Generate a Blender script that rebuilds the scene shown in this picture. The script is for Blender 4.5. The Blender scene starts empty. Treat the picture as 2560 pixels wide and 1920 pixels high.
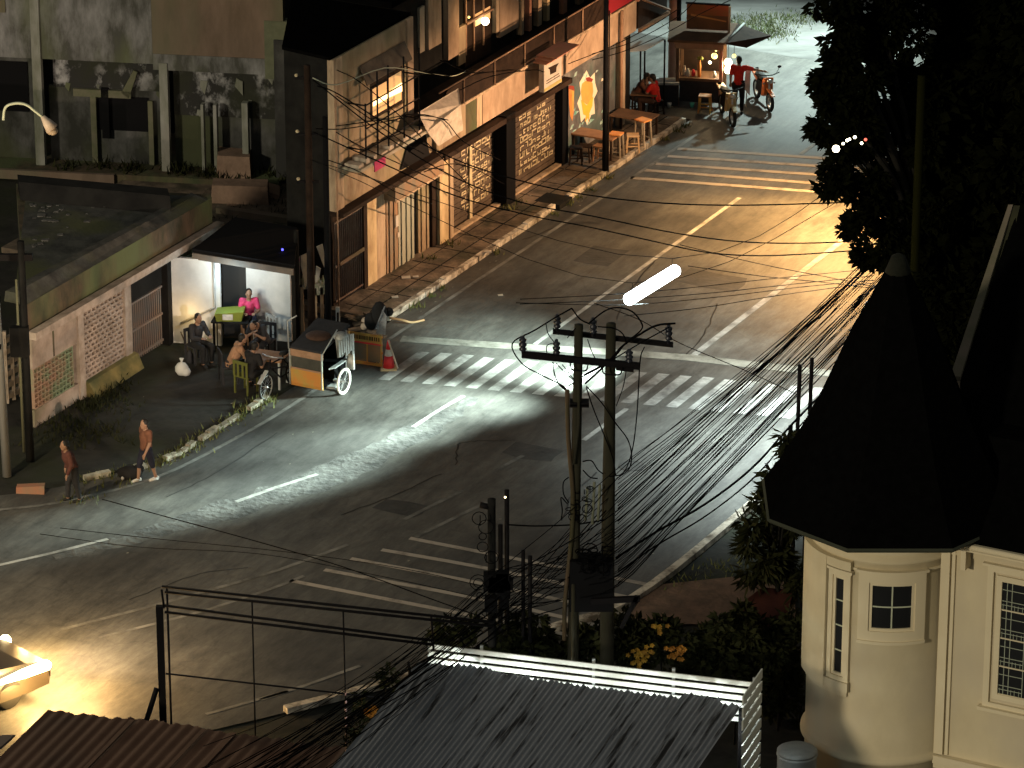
import bpy, bmesh, math, random
from mathutils import Vector, Matrix
random.seed(11)
rnd = random.random
def ru(a, b): return a + (b - a) * random.random()
sc = bpy.context.scene
COL = sc.collection
rad = math.radians

# ------------------------------------------------------------------ camera, sky glow, lights, exposure
CAM_H, PITCH, FPX = 39.0, rad(22), 11000.0
cam = bpy.data.cameras.new('camera')
cam.sensor_width = 36; cam.lens = 36 * FPX / 2560; cam.clip_end = 2000; cam.clip_start = 1
camo = bpy.data.objects.new('camera', cam); COL.objects.link(camo)
camo.location = (0, 0, CAM_H); camo.rotation_euler = (rad(90) - PITCH, 0, 0)
sc.camera = camo
world = bpy.data.worlds.new('World'); sc.world = world; world.use_nodes = True
bg = world.node_tree.nodes['Background']
bg.inputs[0].default_value = (0.96, 1.0, 0.92, 1); bg.inputs[1].default_value = 0.095     # city sky glow at night
sun = bpy.data.lights.new('sun', 'SUN'); sun.energy = 1.15; sun.angle = rad(4); sun.color = (1, 0.88, 0.64)
suno = bpy.data.objects.new('sun', sun); COL.objects.link(suno)
def aim(o, d): o.rotation_euler = Vector(d).to_track_quat('-Z', 'Y').to_euler()
aim(suno, (0.62, 0.80, -0.30))
sc.view_settings.view_transform = 'Standard'; sc.view_settings.look = 'None'
sc.view_settings.exposure = 0; sc.view_settings.gamma = 1
sc.cycles.max_bounces = 5; sc.cycles.diffuse_bounces = 2; sc.cycles.glossy_bounces = 3
sc.cycles.sample_clamp_indirect = 3

def lamp(kind, loc, power, color, parent=None, target=None, radius=0.15, angle=None, blend=0.6, shape=None):
    l = bpy.data.lights.new('lamp_light', kind); l.energy = power; l.color = color
    if kind in ('POINT', 'SPOT'): l.shadow_soft_size = radius
    if kind == 'SPOT': l.spot_size = rad(angle); l.spot_blend = blend
    if kind == 'AREA': l.shape = 'RECTANGLE'; l.size, l.size_y = shape
    o = bpy.data.objects.new('lamp_light', l); COL.objects.link(o)
    o.location = loc
    if target: aim(o, Vector(target) - Vector(loc))
    if parent:
        o.parent = parent; o.location = Vector(loc) - parent.location
    return o

# ------------------------------------------------------------------ measuring helpers
CP, SP = math.cos(PITCH), math.sin(PITCH)
AZ = rad(27.3)
UX, UY = math.sin(AZ), math.cos(AZ)            # along the road
VX, VY = UY, -UX                               # across the road, to the right
def ray(px, py):
    x = (px - 1280) / FPX; y = -(py - 960) / FPX
    return Vector((x, CP + y * SP, -SP + y * CP))
def G(px, py, z=0.0):
    r = ray(px, py); t = (z - CAM_H) / r.z
    return Vector((r.x * t, r.y * t, z))
def atY(px, py, Y):
    r = ray(px, py); t = Y / r.y
    return Vector((r.x * t, Y, CAM_H + r.z * t))
def R(s, v, z=0.0):
    return Vector(((s + 88) * UX + v * VX, (s + 88) * UY + v * VY, z))
def RT(p): return R(p[0], p[1], p[2])
def Fv(px, py, v):
    r = ray(px, py); t = v / (r.x * VX + r.y * VY)
    x, y, z = r.x * t, r.y * t, CAM_H + r.z * t
    return (x * UX + y * UY - 88, z)
def Fs(px, py, s):
    r = ray(px, py); t = (s + 88) / (r.x * UX + r.y * UY)
    x, y, z = r.x * t, r.y * t, CAM_H + r.z * t
    return (x * VX + y * VY, z)
def smooth(pts, n=8):
    P = [Vector(p) for p in pts]; P = [2 * P[0] - P[1]] + P + [2 * P[-1] - P[-2]]
    out = []
    for i in range(1, len(P) - 2):
        a, b, c, d = P[i - 1:i + 3]
        for k in range(n):
            t = k / n
            out.append(0.5 * ((2 * b) + (c - a) * t + (2 * a - 5 * b + 4 * c - d) * t * t + (3 * b - a - 3 * c + d) * t ** 3))
    out.append(P[-2]); return out

# ------------------------------------------------------------------ materials
MATS = {}
def mat(name, col, col2=None, rough=0.8, scale=3.0, stretch=(1, 1, 1), bump=0.0, emit=0, metal=0, contrast=(0.35, 0.65), detail=6, spec=0.3, col3=None, scale3=0.6):
    m = bpy.data.materials.new(name); m.use_nodes = True
    nt = m.node_tree; b = nt.nodes['Principled BSDF']
    b.inputs['Roughness'].default_value = rough; b.inputs['Metallic'].default_value = metal
    b.inputs['Specular IOR Level'].default_value = spec
    c = tuple(col) + (1,)
    b.inputs['Base Color'].default_value = c
    if emit:
        b.inputs['Emission Color'].default_value = c; b.inputs['Emission Strength'].default_value = emit
    if col2 or bump:
        g = nt.nodes.new('ShaderNodeNewGeometry') if stretch != 'obj' else nt.nodes.new('ShaderNodeTexCoord')
        mp = nt.nodes.new('ShaderNodeMapping')
        if stretch == 'obj':
            nt.links.new(g.outputs['Object'], mp.inputs['Vector'])
        else:
            nt.links.new(g.outputs['Position'], mp.inputs['Vector']); mp.inputs['Scale'].default_value = stretch
        n = nt.nodes.new('ShaderNodeTexNoise'); n.inputs['Scale'].default_value = scale; n.inputs['Detail'].default_value = detail
        n.inputs['Roughness'].default_value = 0.65
        nt.links.new(mp.outputs[0], n.inputs['Vector'])
        if col2:
            rp = nt.nodes.new('ShaderNodeValToRGB')
            rp.color_ramp.elements[0].position, rp.color_ramp.elements[1].position = contrast
            rp.color_ramp.elements[0].color = c; rp.color_ramp.elements[1].color = tuple(col2) + (1,)
            nt.links.new(n.outputs['Fac'], rp.inputs[0])
            out = rp.outputs[0]
            if col3:
                n3 = nt.nodes.new('ShaderNodeTexNoise'); n3.inputs['Scale'].default_value = scale3; n3.inputs['Detail'].default_value = 4
                nt.links.new(mp.outputs[0], n3.inputs['Vector'])
                r3 = nt.nodes.new('ShaderNodeValToRGB'); r3.color_ramp.elements[0].position = 0.48; r3.color_ramp.elements[1].position = 0.66
                nt.links.new(n3.outputs['Fac'], r3.inputs[0])
                mx = nt.nodes.new('ShaderNodeMix'); mx.data_type = 'RGBA'
                nt.links.new(r3.outputs[0], mx.inputs['Factor']); nt.links.new(out, mx.inputs['A'])
                mx.inputs['B'].default_value = tuple(col3) + (1,)
                out = mx.outputs['Result']
            nt.links.new(out, b.inputs['Base Color'])
        if bump:
            bp = nt.nodes.new('ShaderNodeBump'); bp.inputs['Strength'].default_value = bump; bp.inputs['Distance'].default_value = 0.03
            n2 = nt.nodes.new('ShaderNodeTexNoise'); n2.inputs['Scale'].default_value = scale * 4; n2.inputs['Detail'].default_value = 4
            nt.links.new(mp.outputs[0], n2.inputs['Vector'])
            nt.links.new(n2.outputs['Fac'], bp.inputs['Height']); nt.links.new(bp.outputs[0], b.inputs['Normal'])
    MATS[name] = m
    return m
ASPH = mat('asphalt', (0.046, 0.046, 0.045), (0.088, 0.087, 0.083), 0.6, 0.42, bump=0.5, contrast=(0.34, 0.66), detail=12, spec=0.4, col3=(0.034, 0.034, 0.034), scale3=0.2)
def asphalt_grain(m):
    nt = m.node_tree; b = nt.nodes['Principled BSDF']; src = b.inputs['Base Color'].links[0].from_socket
    g = nt.nodes.new('ShaderNodeNewGeometry'); mp = nt.nodes.new('ShaderNodeMapping'); mp.vector_type = 'TEXTURE'
    mp.inputs['Rotation'].default_value = (0, 0, -AZ_ROAD); mp.inputs['Scale'].default_value = (0.35, 1.5, 1)
    nt.links.new(g.outputs['Position'], mp.inputs['Vector'])
    n = nt.nodes.new('ShaderNodeTexNoise'); n.inputs['Scale'].default_value = 1.0; n.inputs['Detail'].default_value = 14; n.inputs['Roughness'].default_value = 0.82
    nt.links.new(mp.outputs[0], n.inputs['Vector'])
    r = nt.nodes.new('ShaderNodeValToRGB'); r.color_ramp.elements[0].position = 0.3; r.color_ramp.elements[1].position = 0.72
    r.color_ramp.elements[0].color = (0.34, 0.34, 0.34, 1); r.color_ramp.elements[1].color = (1.95, 1.93, 1.85, 1)
    nt.links.new(n.outputs['Fac'], r.inputs[0])
    v = nt.nodes.new('ShaderNodeTexVoronoi'); v.feature = 'DISTANCE_TO_EDGE'; v.inputs['Scale'].default_value = 0.55
    dn_ = nt.nodes.new('ShaderNodeTexNoise'); dn_.inputs['Scale'].default_value = 1.2; dn_.inputs['Detail'].default_value = 5
    nt.links.new(g.outputs['Position'], dn_.inputs['Vector'])
    av = nt.nodes.new('ShaderNodeVectorMath'); av.operation = 'ADD'
    nt.links.new(g.outputs['Position'], av.inputs[0]); nt.links.new(dn_.outputs['Color'], av.inputs[1]); nt.links.new(av.outputs[0], v.inputs['Vector'])
    cr = nt.nodes.new('ShaderNodeValToRGB'); cr.color_ramp.elements[0].position = 0.0; cr.color_ramp.elements[1].position = 0.02
    cr.color_ramp.elements[0].color = (0.82, 0.82, 0.82, 1); cr.color_ramp.elements[1].color = (1, 1, 1, 1)
    nt.links.new(v.outputs['Distance'], cr.inputs[0])
    last = src
    for o in (r.outputs[0], cr.outputs[0]):
        mx = nt.nodes.new('ShaderNodeMix'); mx.data_type = 'RGBA'; mx.blend_type = 'MULTIPLY'; mx.inputs['Factor'].default_value = 1
        nt.links.new(last, mx.inputs['A']); nt.links.new(o, mx.inputs['B']); last = mx.outputs['Result']
    nt.links.new(last, b.inputs['Base Color'])
AZ_ROAD = rad(27.3)
asphalt_grain(ASPH)
PATCH = mat('asphalt_patch', (0.05, 0.05, 0.049), (0.115, 0.115, 0.11), 0.7, 1.6, bump=0.9, detail=12, contrast=(0.38, 0.62))
DIRT = mat('dirt', (0.012, 0.012, 0.0105), (0.032, 0.030, 0.026), 0.95, 1.3, bump=0.6, detail=11, col3=(0.022, 0.026, 0.013), scale3=0.5)
CONC_G = mat('concrete_ground', (0.075, 0.075, 0.073), (0.17, 0.17, 0.165), 0.85, 0.45, (.6, 1.6, 1), bump=0.3, detail=11, contrast=(.38, .66))
PAVE = mat('pavement', (0.065, 0.050, 0.038), (0.22, 0.165, 0.12), 0.9, 1.7, bump=0.8, detail=11, col3=(0.05, 0.046, 0.03), scale3=1.1)
KERB = mat('kerb_paint', (0.13, 0.105, 0.08), (0.62, 0.56, 0.47), 0.85, 2.6, contrast=(0.40, 0.58), bump=0.5, detail=10)
KERB_R = mat('kerb_worn', (0.13, 0.12, 0.09), (0.45, 0.42, 0.34), 0.9, 3, bump=0.6)
LINE = mat('road_paint', (0.12, 0.118, 0.112), (0.36, 0.36, 0.345), 0.7, 2.0, contrast=(0.34, 0.62), detail=14)
STOPL = mat('stop_line_paint', (0.085, 0.082, 0.072), (0.25, 0.245, 0.215), 0.75, 1.8, contrast=(0.32, 0.62), detail=14)
LINE_W = mat('worn_road_paint', (0.07, 0.07, 0.067), (0.21, 0.21, 0.20), 0.75, 1.4, contrast=(0.36, 0.62), detail=12)
RUMB = mat('rumble_paint', (0.13, 0.115, 0.10), (0.34, 0.31, 0.275), 0.75, 1.8, contrast=(0.3, 0.5))
PLAST = mat('stained_plaster', (0.38, 0.29, 0.19), (0.15, 0.088, 0.05), 0.9, 1.7, (1.0, 1.0, 0.36), 0.3, contrast=(0.46, 0.74), detail=11, col3=(0.22, 0.19, 0.11), scale3=0.9)
PLAST_L = mat('pale_plaster', (0.48, 0.36, 0.245), (0.18, 0.125, 0.08), 0.9, 3.2, (1.2, 1.2, 0.28), 0.2, contrast=(0.44, 0.72), detail=9)
FASC = mat('fascia_board', (0.50, 0.36, 0.25), (0.30, 0.205, 0.135), 0.85, 2.2, (1, 1, 0.5), 0.1, detail=9)
YELL = mat('yellow_pillar', (0.62, 0.48, 0.28), (0.34, 0.23, 0.12), 0.85, 2.6, (1, 1, 0.4), contrast=(.42, .7), detail=10)
DARKB = mat('dark_wood', (0.018, 0.011, 0.008), (0.036, 0.022, 0.015), 0.85, 3, spec=0.12)
BLACK = mat('black_paint', (0.006, 0.006, 0.007), rough=0.8, spec=0.08)
NEARBLK = mat('soot_black', (0.009, 0.009, 0.009), (0.018, 0.018, 0.017), 0.95, 2, spec=0.1)
SHUT = mat('rolling_shutter', (0.06, 0.043, 0.032), (0.13, 0.095, 0.07), 0.6, 1.6, (1, 1, 0.9), metal=0.1)
GRAF = mat('graffiti_paint', (0.62, 0.52, 0.34), (0.40, 0.33, 0.20), 0.8, 4)
GRATE = mat('iron_bars', (0.16, 0.12, 0.095), (0.10, 0.05, 0.035), 0.6, 4)
RUSTW = mat('rusty_sheet', (0.30, 0.17, 0.09), (0.18, 0.16, 0.12), 0.8, 1.8, (1, 1, 0.5))
GREYSHEET = mat('grey_sheet', (0.40, 0.35, 0.27), (0.25, 0.20, 0.14), 0.7, 2, (1, 1, 0.4), col3=(0.30, 0.31, 0.25))
TARP = mat('canvas_tarp', (0.55, 0.48, 0.40), (0.38, 0.33, 0.27), 0.9, 5, bump=0.4)
WTARP = mat('white_tarp', (0.75, 0.77, 0.75), (0.50, 0.52, 0.52), 0.8, 1.2, bump=0.3)
MURALBG = mat('mural_base', (0.085, 0.085, 0.085), (0.24, 0.23, 0.22), 0.9, 2.2, (1, 1, 0.8), contrast=(0.45, 0.75), col3=(0.085, 0.14, 0.13), scale3=1.2)
MUR_Y = mat('mural_yellow', (0.80, 0.52, 0.05), (0.70, 0.40, 0.06), 0.8, 2)
MUR_O = mat('mural_orange', (0.62, 0.20, 0.05), (0.68, 0.33, 0.10), 0.8, 4)
MUR_T = mat('mural_tan', (0.60, 0.42, 0.10), (0.52, 0.34, 0.08), 0.8, 3)
MUR_W = mat('mural_cream', (0.85, 0.75, 0.58))
MUR_R = mat('mural_maroon', (0.30, 0.05, 0.03))
MUR_G = mat('mural_teal', (0.10, 0.36, 0.30), (0.55, 0.62, 0.58), 0.8, 5)
B1W = mat('old_wall', (0.42, 0.345, 0.285), (0.24, 0.19, 0.15), 0.9, 1.6, bump=0.3, col3=(0.13, 0.13, 0.07), scale3=0.5)
B1L = mat('wall_ledge', (0.44, 0.37, 0.31), (0.24, 0.195, 0.155), 0.9, 2.5, bump=0.3)
MOSS = mat('mossy_concrete', (0.035, 0.037, 0.022), (0.115, 0.078, 0.05), 0.95, 2.2, (1, 1, 0.45), 0.6, detail=11, col3=(0.09, 0.11, 0.05), scale3=0.7)
ROOFD = mat('dark_flat_roof', (0.022, 0.023, 0.022), (0.07, 0.072, 0.065), 0.95, 2.2, detail=12, bump=0.5, col3=(0.06, 0.065, 0.03), scale3=0.6)
MOSSY_Y = mat('mossy_yellow_plinth', (0.28, 0.22, 0.08), (0.10, 0.10, 0.04), 0.95, 1.6, col3=(0.06, 0.07, 0.03), scale3=0.7)
BLOCK = mat('breeze_block', (0.46, 0.38, 0.32), (0.30, 0.24, 0.19), 0.9, 2)
BLOCKG = mat('green_breeze_block', (0.18, 0.24, 0.15), (0.30, 0.20, 0.14), 0.9, 0.7, contrast=(0.45, 0.55))
KWALL = mat('white_kiosk_wall', (0.66, 0.68, 0.68), (0.52, 0.54, 0.54), 0.8, 1.5)
DEREL = mat('peeling_wall', (0.07, 0.07, 0.062), (0.27, 0.27, 0.275), 0.95, 1.5, (1, 1, 0.35), 0.5, contrast=(0.42, 0.66), detail=13, col3=(0.11, 0.125, 0.065), scale3=0.6)
DERELB = mat('brown_render', (0.21, 0.15, 0.115), (0.11, 0.08, 0.055), 0.95, 1.3, (1, 1, 0.3), 0.3, detail=11, contrast=(0.4, 0.75), col3=(0.12, 0.12, 0.075), scale3=0.5)
DERELC = mat('grey_column', (0.30, 0.30, 0.28), (0.13, 0.14, 0.095), 0.95, 1.8, (1, 1, 0.3), 0.3, col3=(0.24, 0.16, 0.12), scale3=0.3)
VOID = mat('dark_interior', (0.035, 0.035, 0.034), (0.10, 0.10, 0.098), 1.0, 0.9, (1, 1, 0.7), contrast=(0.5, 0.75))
BROWN = mat('brown_rubble', (0.30, 0.20, 0.145), (0.19, 0.125, 0.09), 0.95, 2, bump=0.4)
CREAM = mat('cream_stucco', (0.73, 0.63, 0.43), (0.62, 0.525, 0.345), 0.85, 0.9, (1, 1, 0.6), bump=0.08, detail=10, contrast=(.35, .7), col3=(0.60, 0.52, 0.38), scale3=0.5)
CREAM_T = mat('cream_trim', (0.76, 0.66, 0.46), rough=0.75)
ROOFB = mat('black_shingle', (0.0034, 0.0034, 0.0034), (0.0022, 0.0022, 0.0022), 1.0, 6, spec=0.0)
GUTTER = mat('gutter_green', (0.05, 0.054, 0.036), rough=0.8)
GLASS = mat('dark_glass', (0.014, 0.015, 0.017), rough=0.5, spec=0.15)
LEAD = mat('leaded_strip', (0.42, 0.46, 0.36), rough=0.6)
TGREEN = mat('pale_trim', (0.55, 0.58, 0.44), rough=0.6)
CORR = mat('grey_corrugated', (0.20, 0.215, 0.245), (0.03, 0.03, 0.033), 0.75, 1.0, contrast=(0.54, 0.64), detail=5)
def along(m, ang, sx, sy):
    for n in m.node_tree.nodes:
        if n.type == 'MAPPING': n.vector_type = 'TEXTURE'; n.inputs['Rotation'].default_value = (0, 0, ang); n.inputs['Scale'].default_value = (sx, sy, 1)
along(CORR, -rad(22.3), .11, 1.9)  # dark streaks down the sheets paint rust and groove shadow together
RUST = mat('rust_roof', (0.085, 0.042, 0.026), (0.13, 0.07, 0.045), 0.85, 0.8, col3=(0.055, 0.03, 0.02), scale3=0.4)
SLAT = mat('white_slats', (0.78, 0.80, 0.76), (0.62, 0.64, 0.58), 0.6, 1.5)
POLEC = mat('concrete_pole', (0.036, 0.034, 0.020), (0.022, 0.020, 0.012), 0.9, 3, (1, 1, 0.3))
POLEG = mat('galvanised_pole', (0.26, 0.26, 0.26), (0.19, 0.19, 0.18), 0.6, 3, (1, 1, 0.2))
PIPE = mat('pinkish_pipe', (0.11, 0.062, 0.04), (0.05, 0.045, 0.02), 0.7, 0.7, (1, 1, 0.7))
STEELB = mat('black_steel', (0.008, 0.007, 0.008), rough=0.7, spec=0.12)
INSUL = mat('insulator', (0.022, 0.024, 0.035), rough=0.3, spec=0.5)
WIRE = mat('black_cable', (0.004, 0.004, 0.0045), rough=0.9, spec=0.02)
WIREB = mat('bare_cable', (0.012, 0.012, 0.012), rough=0.8, spec=0.05)
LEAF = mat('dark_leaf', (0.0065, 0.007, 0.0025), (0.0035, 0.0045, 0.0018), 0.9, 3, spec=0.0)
LEAF2 = mat('shrub_leaf', (0.026, 0.027, 0.009), (0.012, 0.015, 0.005), 0.8, 3, spec=0.1)
LEAF3 = mat('weed_leaf', (0.07, 0.085, 0.02), (0.12, 0.12, 0.04), 0.8, 3)
BARK = mat('bark', (0.014, 0.012, 0.009), (0.008, 0.007, 0.005), 0.95, 4)
FLOWER = mat('yellow_petal', (0.34, 0.20, 0.018), (0.18, 0.085, 0.01), 0.7, 6)
FLOWO = mat('orange_petal', (0.38, 0.17, 0.02), (0.22, 0.085, 0.012), 0.7, 6)
REDROOF = mat('dark_red_roof', (0.09, 0.028, 0.018), (0.045, 0.012, 0.010), 0.8, 1)
CLAY = mat('red_soil', (0.21, 0.125, 0.085), (0.12, 0.08, 0.055), 0.95, 2.5, bump=0.6)
SKIN = mat('skin', (0.25, 0.145, 0.095), rough=0.6)
HAIR = mat('hair', (0.010, 0.009, 0.008), rough=0.6)
def cloth(n, c): return mat(n, c, tuple(x * 0.7 for x in c), 0.9, 9)
C_RED = cloth('red_cloth', (0.62, 0.03, 0.02)); C_BLACK = cloth('black_cloth', (0.014, 0.014, 0.015)); C_PINK = cloth('pink_cloth', (0.60, 0.06, 0.17))
C_ORANGE = cloth('rust_cloth', (0.14, 0.06, 0.035)); C_DGREY = cloth('dark_grey_cloth', (0.03, 0.03, 0.034)); C_BROWN = cloth('brown_cloth', (0.075, 0.042, 0.03))
C_NAVY = cloth('navy_cloth', (0.015, 0.016, 0.03)); C_TAN = cloth('tan_cloth', (0.35, 0.20, 0.12)); C_WHITE = cloth('white_cloth', (0.62, 0.62, 0.60))
WOOD = mat('wood', (0.34, 0.18, 0.09), (0.24, 0.12, 0.06), 0.7, 4)
WOODL = mat('pale_wood', (0.52, 0.36, 0.20), (0.40, 0.26, 0.14), 0.7, 4)
ORANGEP = mat('orange_panel', (0.52, 0.22, 0.05), (0.40, 0.28, 0.07), 0.6, 2.5, contrast=(0.42, 0.6))
WOODP = mat('timber_rail', (0.36, 0.22, 0.14), (0.25, 0.15, 0.09), 0.7, 4)
CHROME = mat('chrome', (0.55, 0.55, 0.55), rough=0.3, metal=0.9)
RUBBER = mat('rubber', (0.013, 0.013, 0.013), rough=0.8)
WRIM = mat('white_rim', (0.75, 0.75, 0.70), rough=0.5)
YELP = mat('lime_crate', (0.20, 0.24, 0.04), rough=0.6)
BAGW = mat('white_bag', (0.48, 0.49, 0.47), rough=0.6)
REDP = mat('red_plastic', (0.60, 0.035, 0.045), rough=0.5)
ORSIGN = mat('orange_sign', (0.42, 0.085, 0.035), (0.30, 0.11, 0.035), 0.7, 1.6, (0.6, 0.6, 1.8), contrast=(0.4, 0.6))
BRSTALL = mat('stall_brown', (0.10, 0.06, 0.035), (0.16, 0.09, 0.05), 0.8, 3)
PINKP = mat('pink_post', (0.50, 0.22, 0.16), (0.38, 0.2, 0.12), 0.7, 3)
SIGNW = mat('sign_white', (0.52, 0.48, 0.42), (0.42, 0.38, 0.33), 0.7, 3)
SIGNR = mat('sign_red', (0.26, 0.012, 0.02), rough=0.6)
SIGNP = mat('sign_pale', (0.62, 0.40, 0.40), rough=0.6)
SCREEN = mat('curtain_glow', (1.0, 0.74, 0.36), emit=3.0)
WGLOW = mat('lit_curtain', (1.0, 0.60, 0.26), emit=0.32)
BULB = mat('bulb', (1.0, 0.88, 0.62), emit=9)
BULBY = mat('yellow_bulb', (1.0, 0.80, 0.25), emit=1.8)
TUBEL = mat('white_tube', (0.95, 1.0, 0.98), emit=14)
HEADL = mat('headlamp', (1.0, 0.80, 0.42), emit=14)
BLUEL = mat('blue_led', (0.10, 0.10, 1.0), emit=3)
REDL = mat('red_led', (1.0, 0.15, 0.1), emit=2)
LAMPC = mat('lamp_housing', (0.58, 0.47, 0.38), rough=0.5)
CARP = mat('car_paint', (0.035, 0.028, 0.02), rough=0.4, spec=0.4)
MOTO_O = mat('orange_fairing', (0.55, 0.14, 0.03), rough=0.35, spec=0.5)
MOTO_B = mat('yellow_fairing', (0.46, 0.34, 0.16), rough=0.35, spec=0.5)
GREYP = mat('grey_tank', (0.40, 0.42, 0.42), (0.28, 0.30, 0.30), 0.5, 2)

# ------------------------------------------------------------------ mesh builder
class MB:
    def __init__(s, T=None): s.v = []; s.f = []; s.fm = []; s.fs = []; s.T = T; s.mi = 0
    def add(s, vs, fs, sm=False):
        o = len(s.v)
        for p in vs:
            p = Vector(p); s.v.append(s.T(p) if s.T else p)
        for f in fs:
            s.f.append([o + i for i in f]); s.fm.append(s.mi); s.fs.append(sm)
        return s
    def hexa(s, p):
        return s.add(p, [(0, 3, 2, 1), (4, 5, 6, 7), (0, 1, 5, 4), (1, 2, 6, 5), (2, 3, 7, 6), (3, 0, 4, 7)])
    def box(s, a, b):
        (x0, y0, z0), (x1, y1, z1) = a, b
        return s.hexa([(x0, y0, z0), (x1, y0, z0), (x1, y1, z0), (x0, y1, z0), (x0, y0, z1), (x1, y0, z1), (x1, y1, z1), (x0, y1, z1)])
    def prism(s, poly, z0, z1):
        n = len(poly); vs = [(p[0], p[1], z0) for p in poly] + [(p[0], p[1], z1) for p in poly]
        return s.add(vs, [tuple(range(n))[::-1], tuple(range(n, 2 * n))] + [(i, (i + 1) % n, n + (i + 1) % n, n + i) for i in range(n)])
    def slab(s, pts, th):
        """closed sheet: polygon pts (3D) thickened by the vector th"""
        n = len(pts); pts = [Vector(p) for p in pts]; th = Vector(th)
        return s.add(pts + [p + th for p in pts], [tuple(range(n))[::-1], tuple(range(n, 2 * n))] + [(i, (i + 1) % n, n + (i + 1) % n, n + i) for i in range(n)])
    def tube(s, pts, r, n=6, caps=True):
        P = [Vector(p) for p in pts]; N = len(P)
        rr = r if isinstance(r, (list, tuple)) else [r] * N
        vs = []; prev = None
        for i in range(N):
            d = (P[min(i + 1, N - 1)] - P[max(i - 1, 0)])
            if d.length < 1e-9: d = Vector((0, 0, 1))
            d.normalize()
            if prev is None:
                a = d.orthogonal().normalized()
            else:
                a = prev - d * prev.dot(d)
                if a.length < 1e-6: a = d.orthogonal()
                a.normalize()
            prev = a; b = d.cross(a)
            for k in range(n):
                t = 2 * math.pi * (k + 0.5) / n
                vs.append(P[i] + (a * math.cos(t) + b * math.sin(t)) * rr[i])
        fs = [(i * n + k, i * n + (k + 1) % n, (i + 1) * n + (k + 1) % n, (i + 1) * n + k) for i in range(N - 1) for k in range(n)]
        if caps: fs += [tuple(range(n))[::-1], tuple(range((N - 1) * n, N * n))]
        return s.add(vs, fs, n > 4)
    def bar(s, a, b, w=0.02):   # square bar
        return s.tube([a, b], w * 0.7071, 4)
    def lathe(s, prof, c=(0, 0, 0), n=16, sm=True, axis='z'):
        vs = []; c = Vector(c)
        for r, z in prof:
            for k in range(n):
                t = 2 * math.pi * k / n
                q = (r * math.cos(t), r * math.sin(t), z)
                if axis == 'x': q = (q[2], q[0], q[1])
                if axis == 'y': q = (q[0], q[2], q[1])
                vs.append(c + Vector(q))
        N = len(prof)
        fs = [(i * n + k, i * n + (k + 1) % n, (i + 1) * n + (k + 1) % n, (i + 1) * n + k) for i in range(N - 1) for k in range(n)]
        fs += [tuple(range(n))[::-1], tuple(range((N - 1) * n, N * n))]
        return s.add(vs, fs, sm)
    def ball(s, c, r, n=8):
        if not isinstance(r, (tuple, list)): r = (r, r, r)
        m = max(4, n // 2); vs = []; c = Vector(c)
        for i in range(1, m):
            t = math.pi * i / m
            for k in range(n):
                p = 2 * math.pi * k / n
                vs.append(c + Vector((r[0] * math.sin(t) * math.cos(p), r[1] * math.sin(t) * math.sin(p), r[2] * math.cos(t))))
        top = len(vs); vs += [c + Vector((0, 0, r[2])), c - Vector((0, 0, r[2]))]
        fs = [(i * n + k, (i + 1) * n + k, (i + 1) * n + (k + 1) % n, i * n + (k + 1) % n) for i in range(m - 2) for k in range(n)]
        fs += [(top, k, (k + 1) % n) for k in range(n)] + [(top + 1, (m - 2) * n + (k + 1) % n, (m - 2) * n + k) for k in range(n)]
        return s.add(vs, fs, True)
    def torus(s, c, Rr, r, axis='x', n=20, m=6):
        c = Vector(c); vs = []
        for i in range(n):
            t = 2 * math.pi * i / n
            for k in range(m):
                p = 2 * math.pi * k / m
                a = (Rr + r * math.cos(p)); q = (a * math.cos(t), a * math.sin(t), r * math.sin(p))
                if axis == 'x': q = (q[2], q[0], q[1])
                if axis == 'y': q = (q[0], q[2], q[1])
                vs.append(c + Vector(q))
        return s.add(vs, [(i * m + k, ((i + 1) % n) * m + k, ((i + 1) % n) * m + (k + 1) % m, i * m + (k + 1) % m) for i in range(n) for k in range(m)], True)
    def leaves(s, c, rr, n, L=0.16, W=0.05, shell=0.5, droop=0.3, clumps=0):
        c = Vector(c); cl = []
        for k in range(clumps):
            d = Vector((random.gauss(0, 1), random.gauss(0, 1), random.gauss(0, 1))).normalized() * (ru(0.35, 1.0))
            cl.append(Vector((d.x * rr[0], d.y * rr[1], d.z * rr[2])))
        for k in range(n):
            d = Vector((random.gauss(0, 1), random.gauss(0, 1), random.gauss(0, 1))).normalized()
            q = d * (shell + (1 - shell) * rnd() ** 0.6)
            if cl:
                q = random.choice(cl) + Vector((q.x * rr[0], q.y * rr[1], q.z * rr[2])) * 0.34
            else:
                q = Vector((q.x * rr[0], q.y * rr[1], q.z * rr[2]))
            p = c + q
            ax = Vector((d.x + ru(-.8, .8), d.y + ru(-.8, .8), d.z * 0.5 + ru(-.6, .6) - droop)).normalized()
            sd = ax.cross(Vector((ru(-1, 1), ru(-1, 1), ru(-1, 1)))).normalized()
            l = L * ru(0.6, 1.3); w = W * ru(0.7, 1.3)
            s.add([p, p + ax * l * 0.45 + sd * w, p + ax * l, p + ax * l * 0.45 - sd * w], [(0, 1, 2, 3)])
        return s
    def build(s, name, mats, parent=None):
        me = bpy.data.meshes.new(name)
        base = root_loc(parent)
        me.from_pydata([v - base for v in s.v], [], s.f)
        if not isinstance(mats, (list, tuple)): mats = [mats]
        for m in mats: me.materials.append(m)
        me.polygons.foreach_set('material_index', s.fm); me.polygons.foreach_set('use_smooth', s.fs)
        bm = bmesh.new(); bm.from_mesh(me); bmesh.ops.recalc_face_normals(bm, faces=bm.faces); bm.to_mesh(me); bm.free()
        o = bpy.data.objects.new(name, me); COL.objects.link(o)
        if parent: o.parent = parent
        return o
def root_loc(p):
    l = Vector((0, 0, 0))
    while p is not None: l = l + p.location; p = p.parent
    return l
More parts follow.
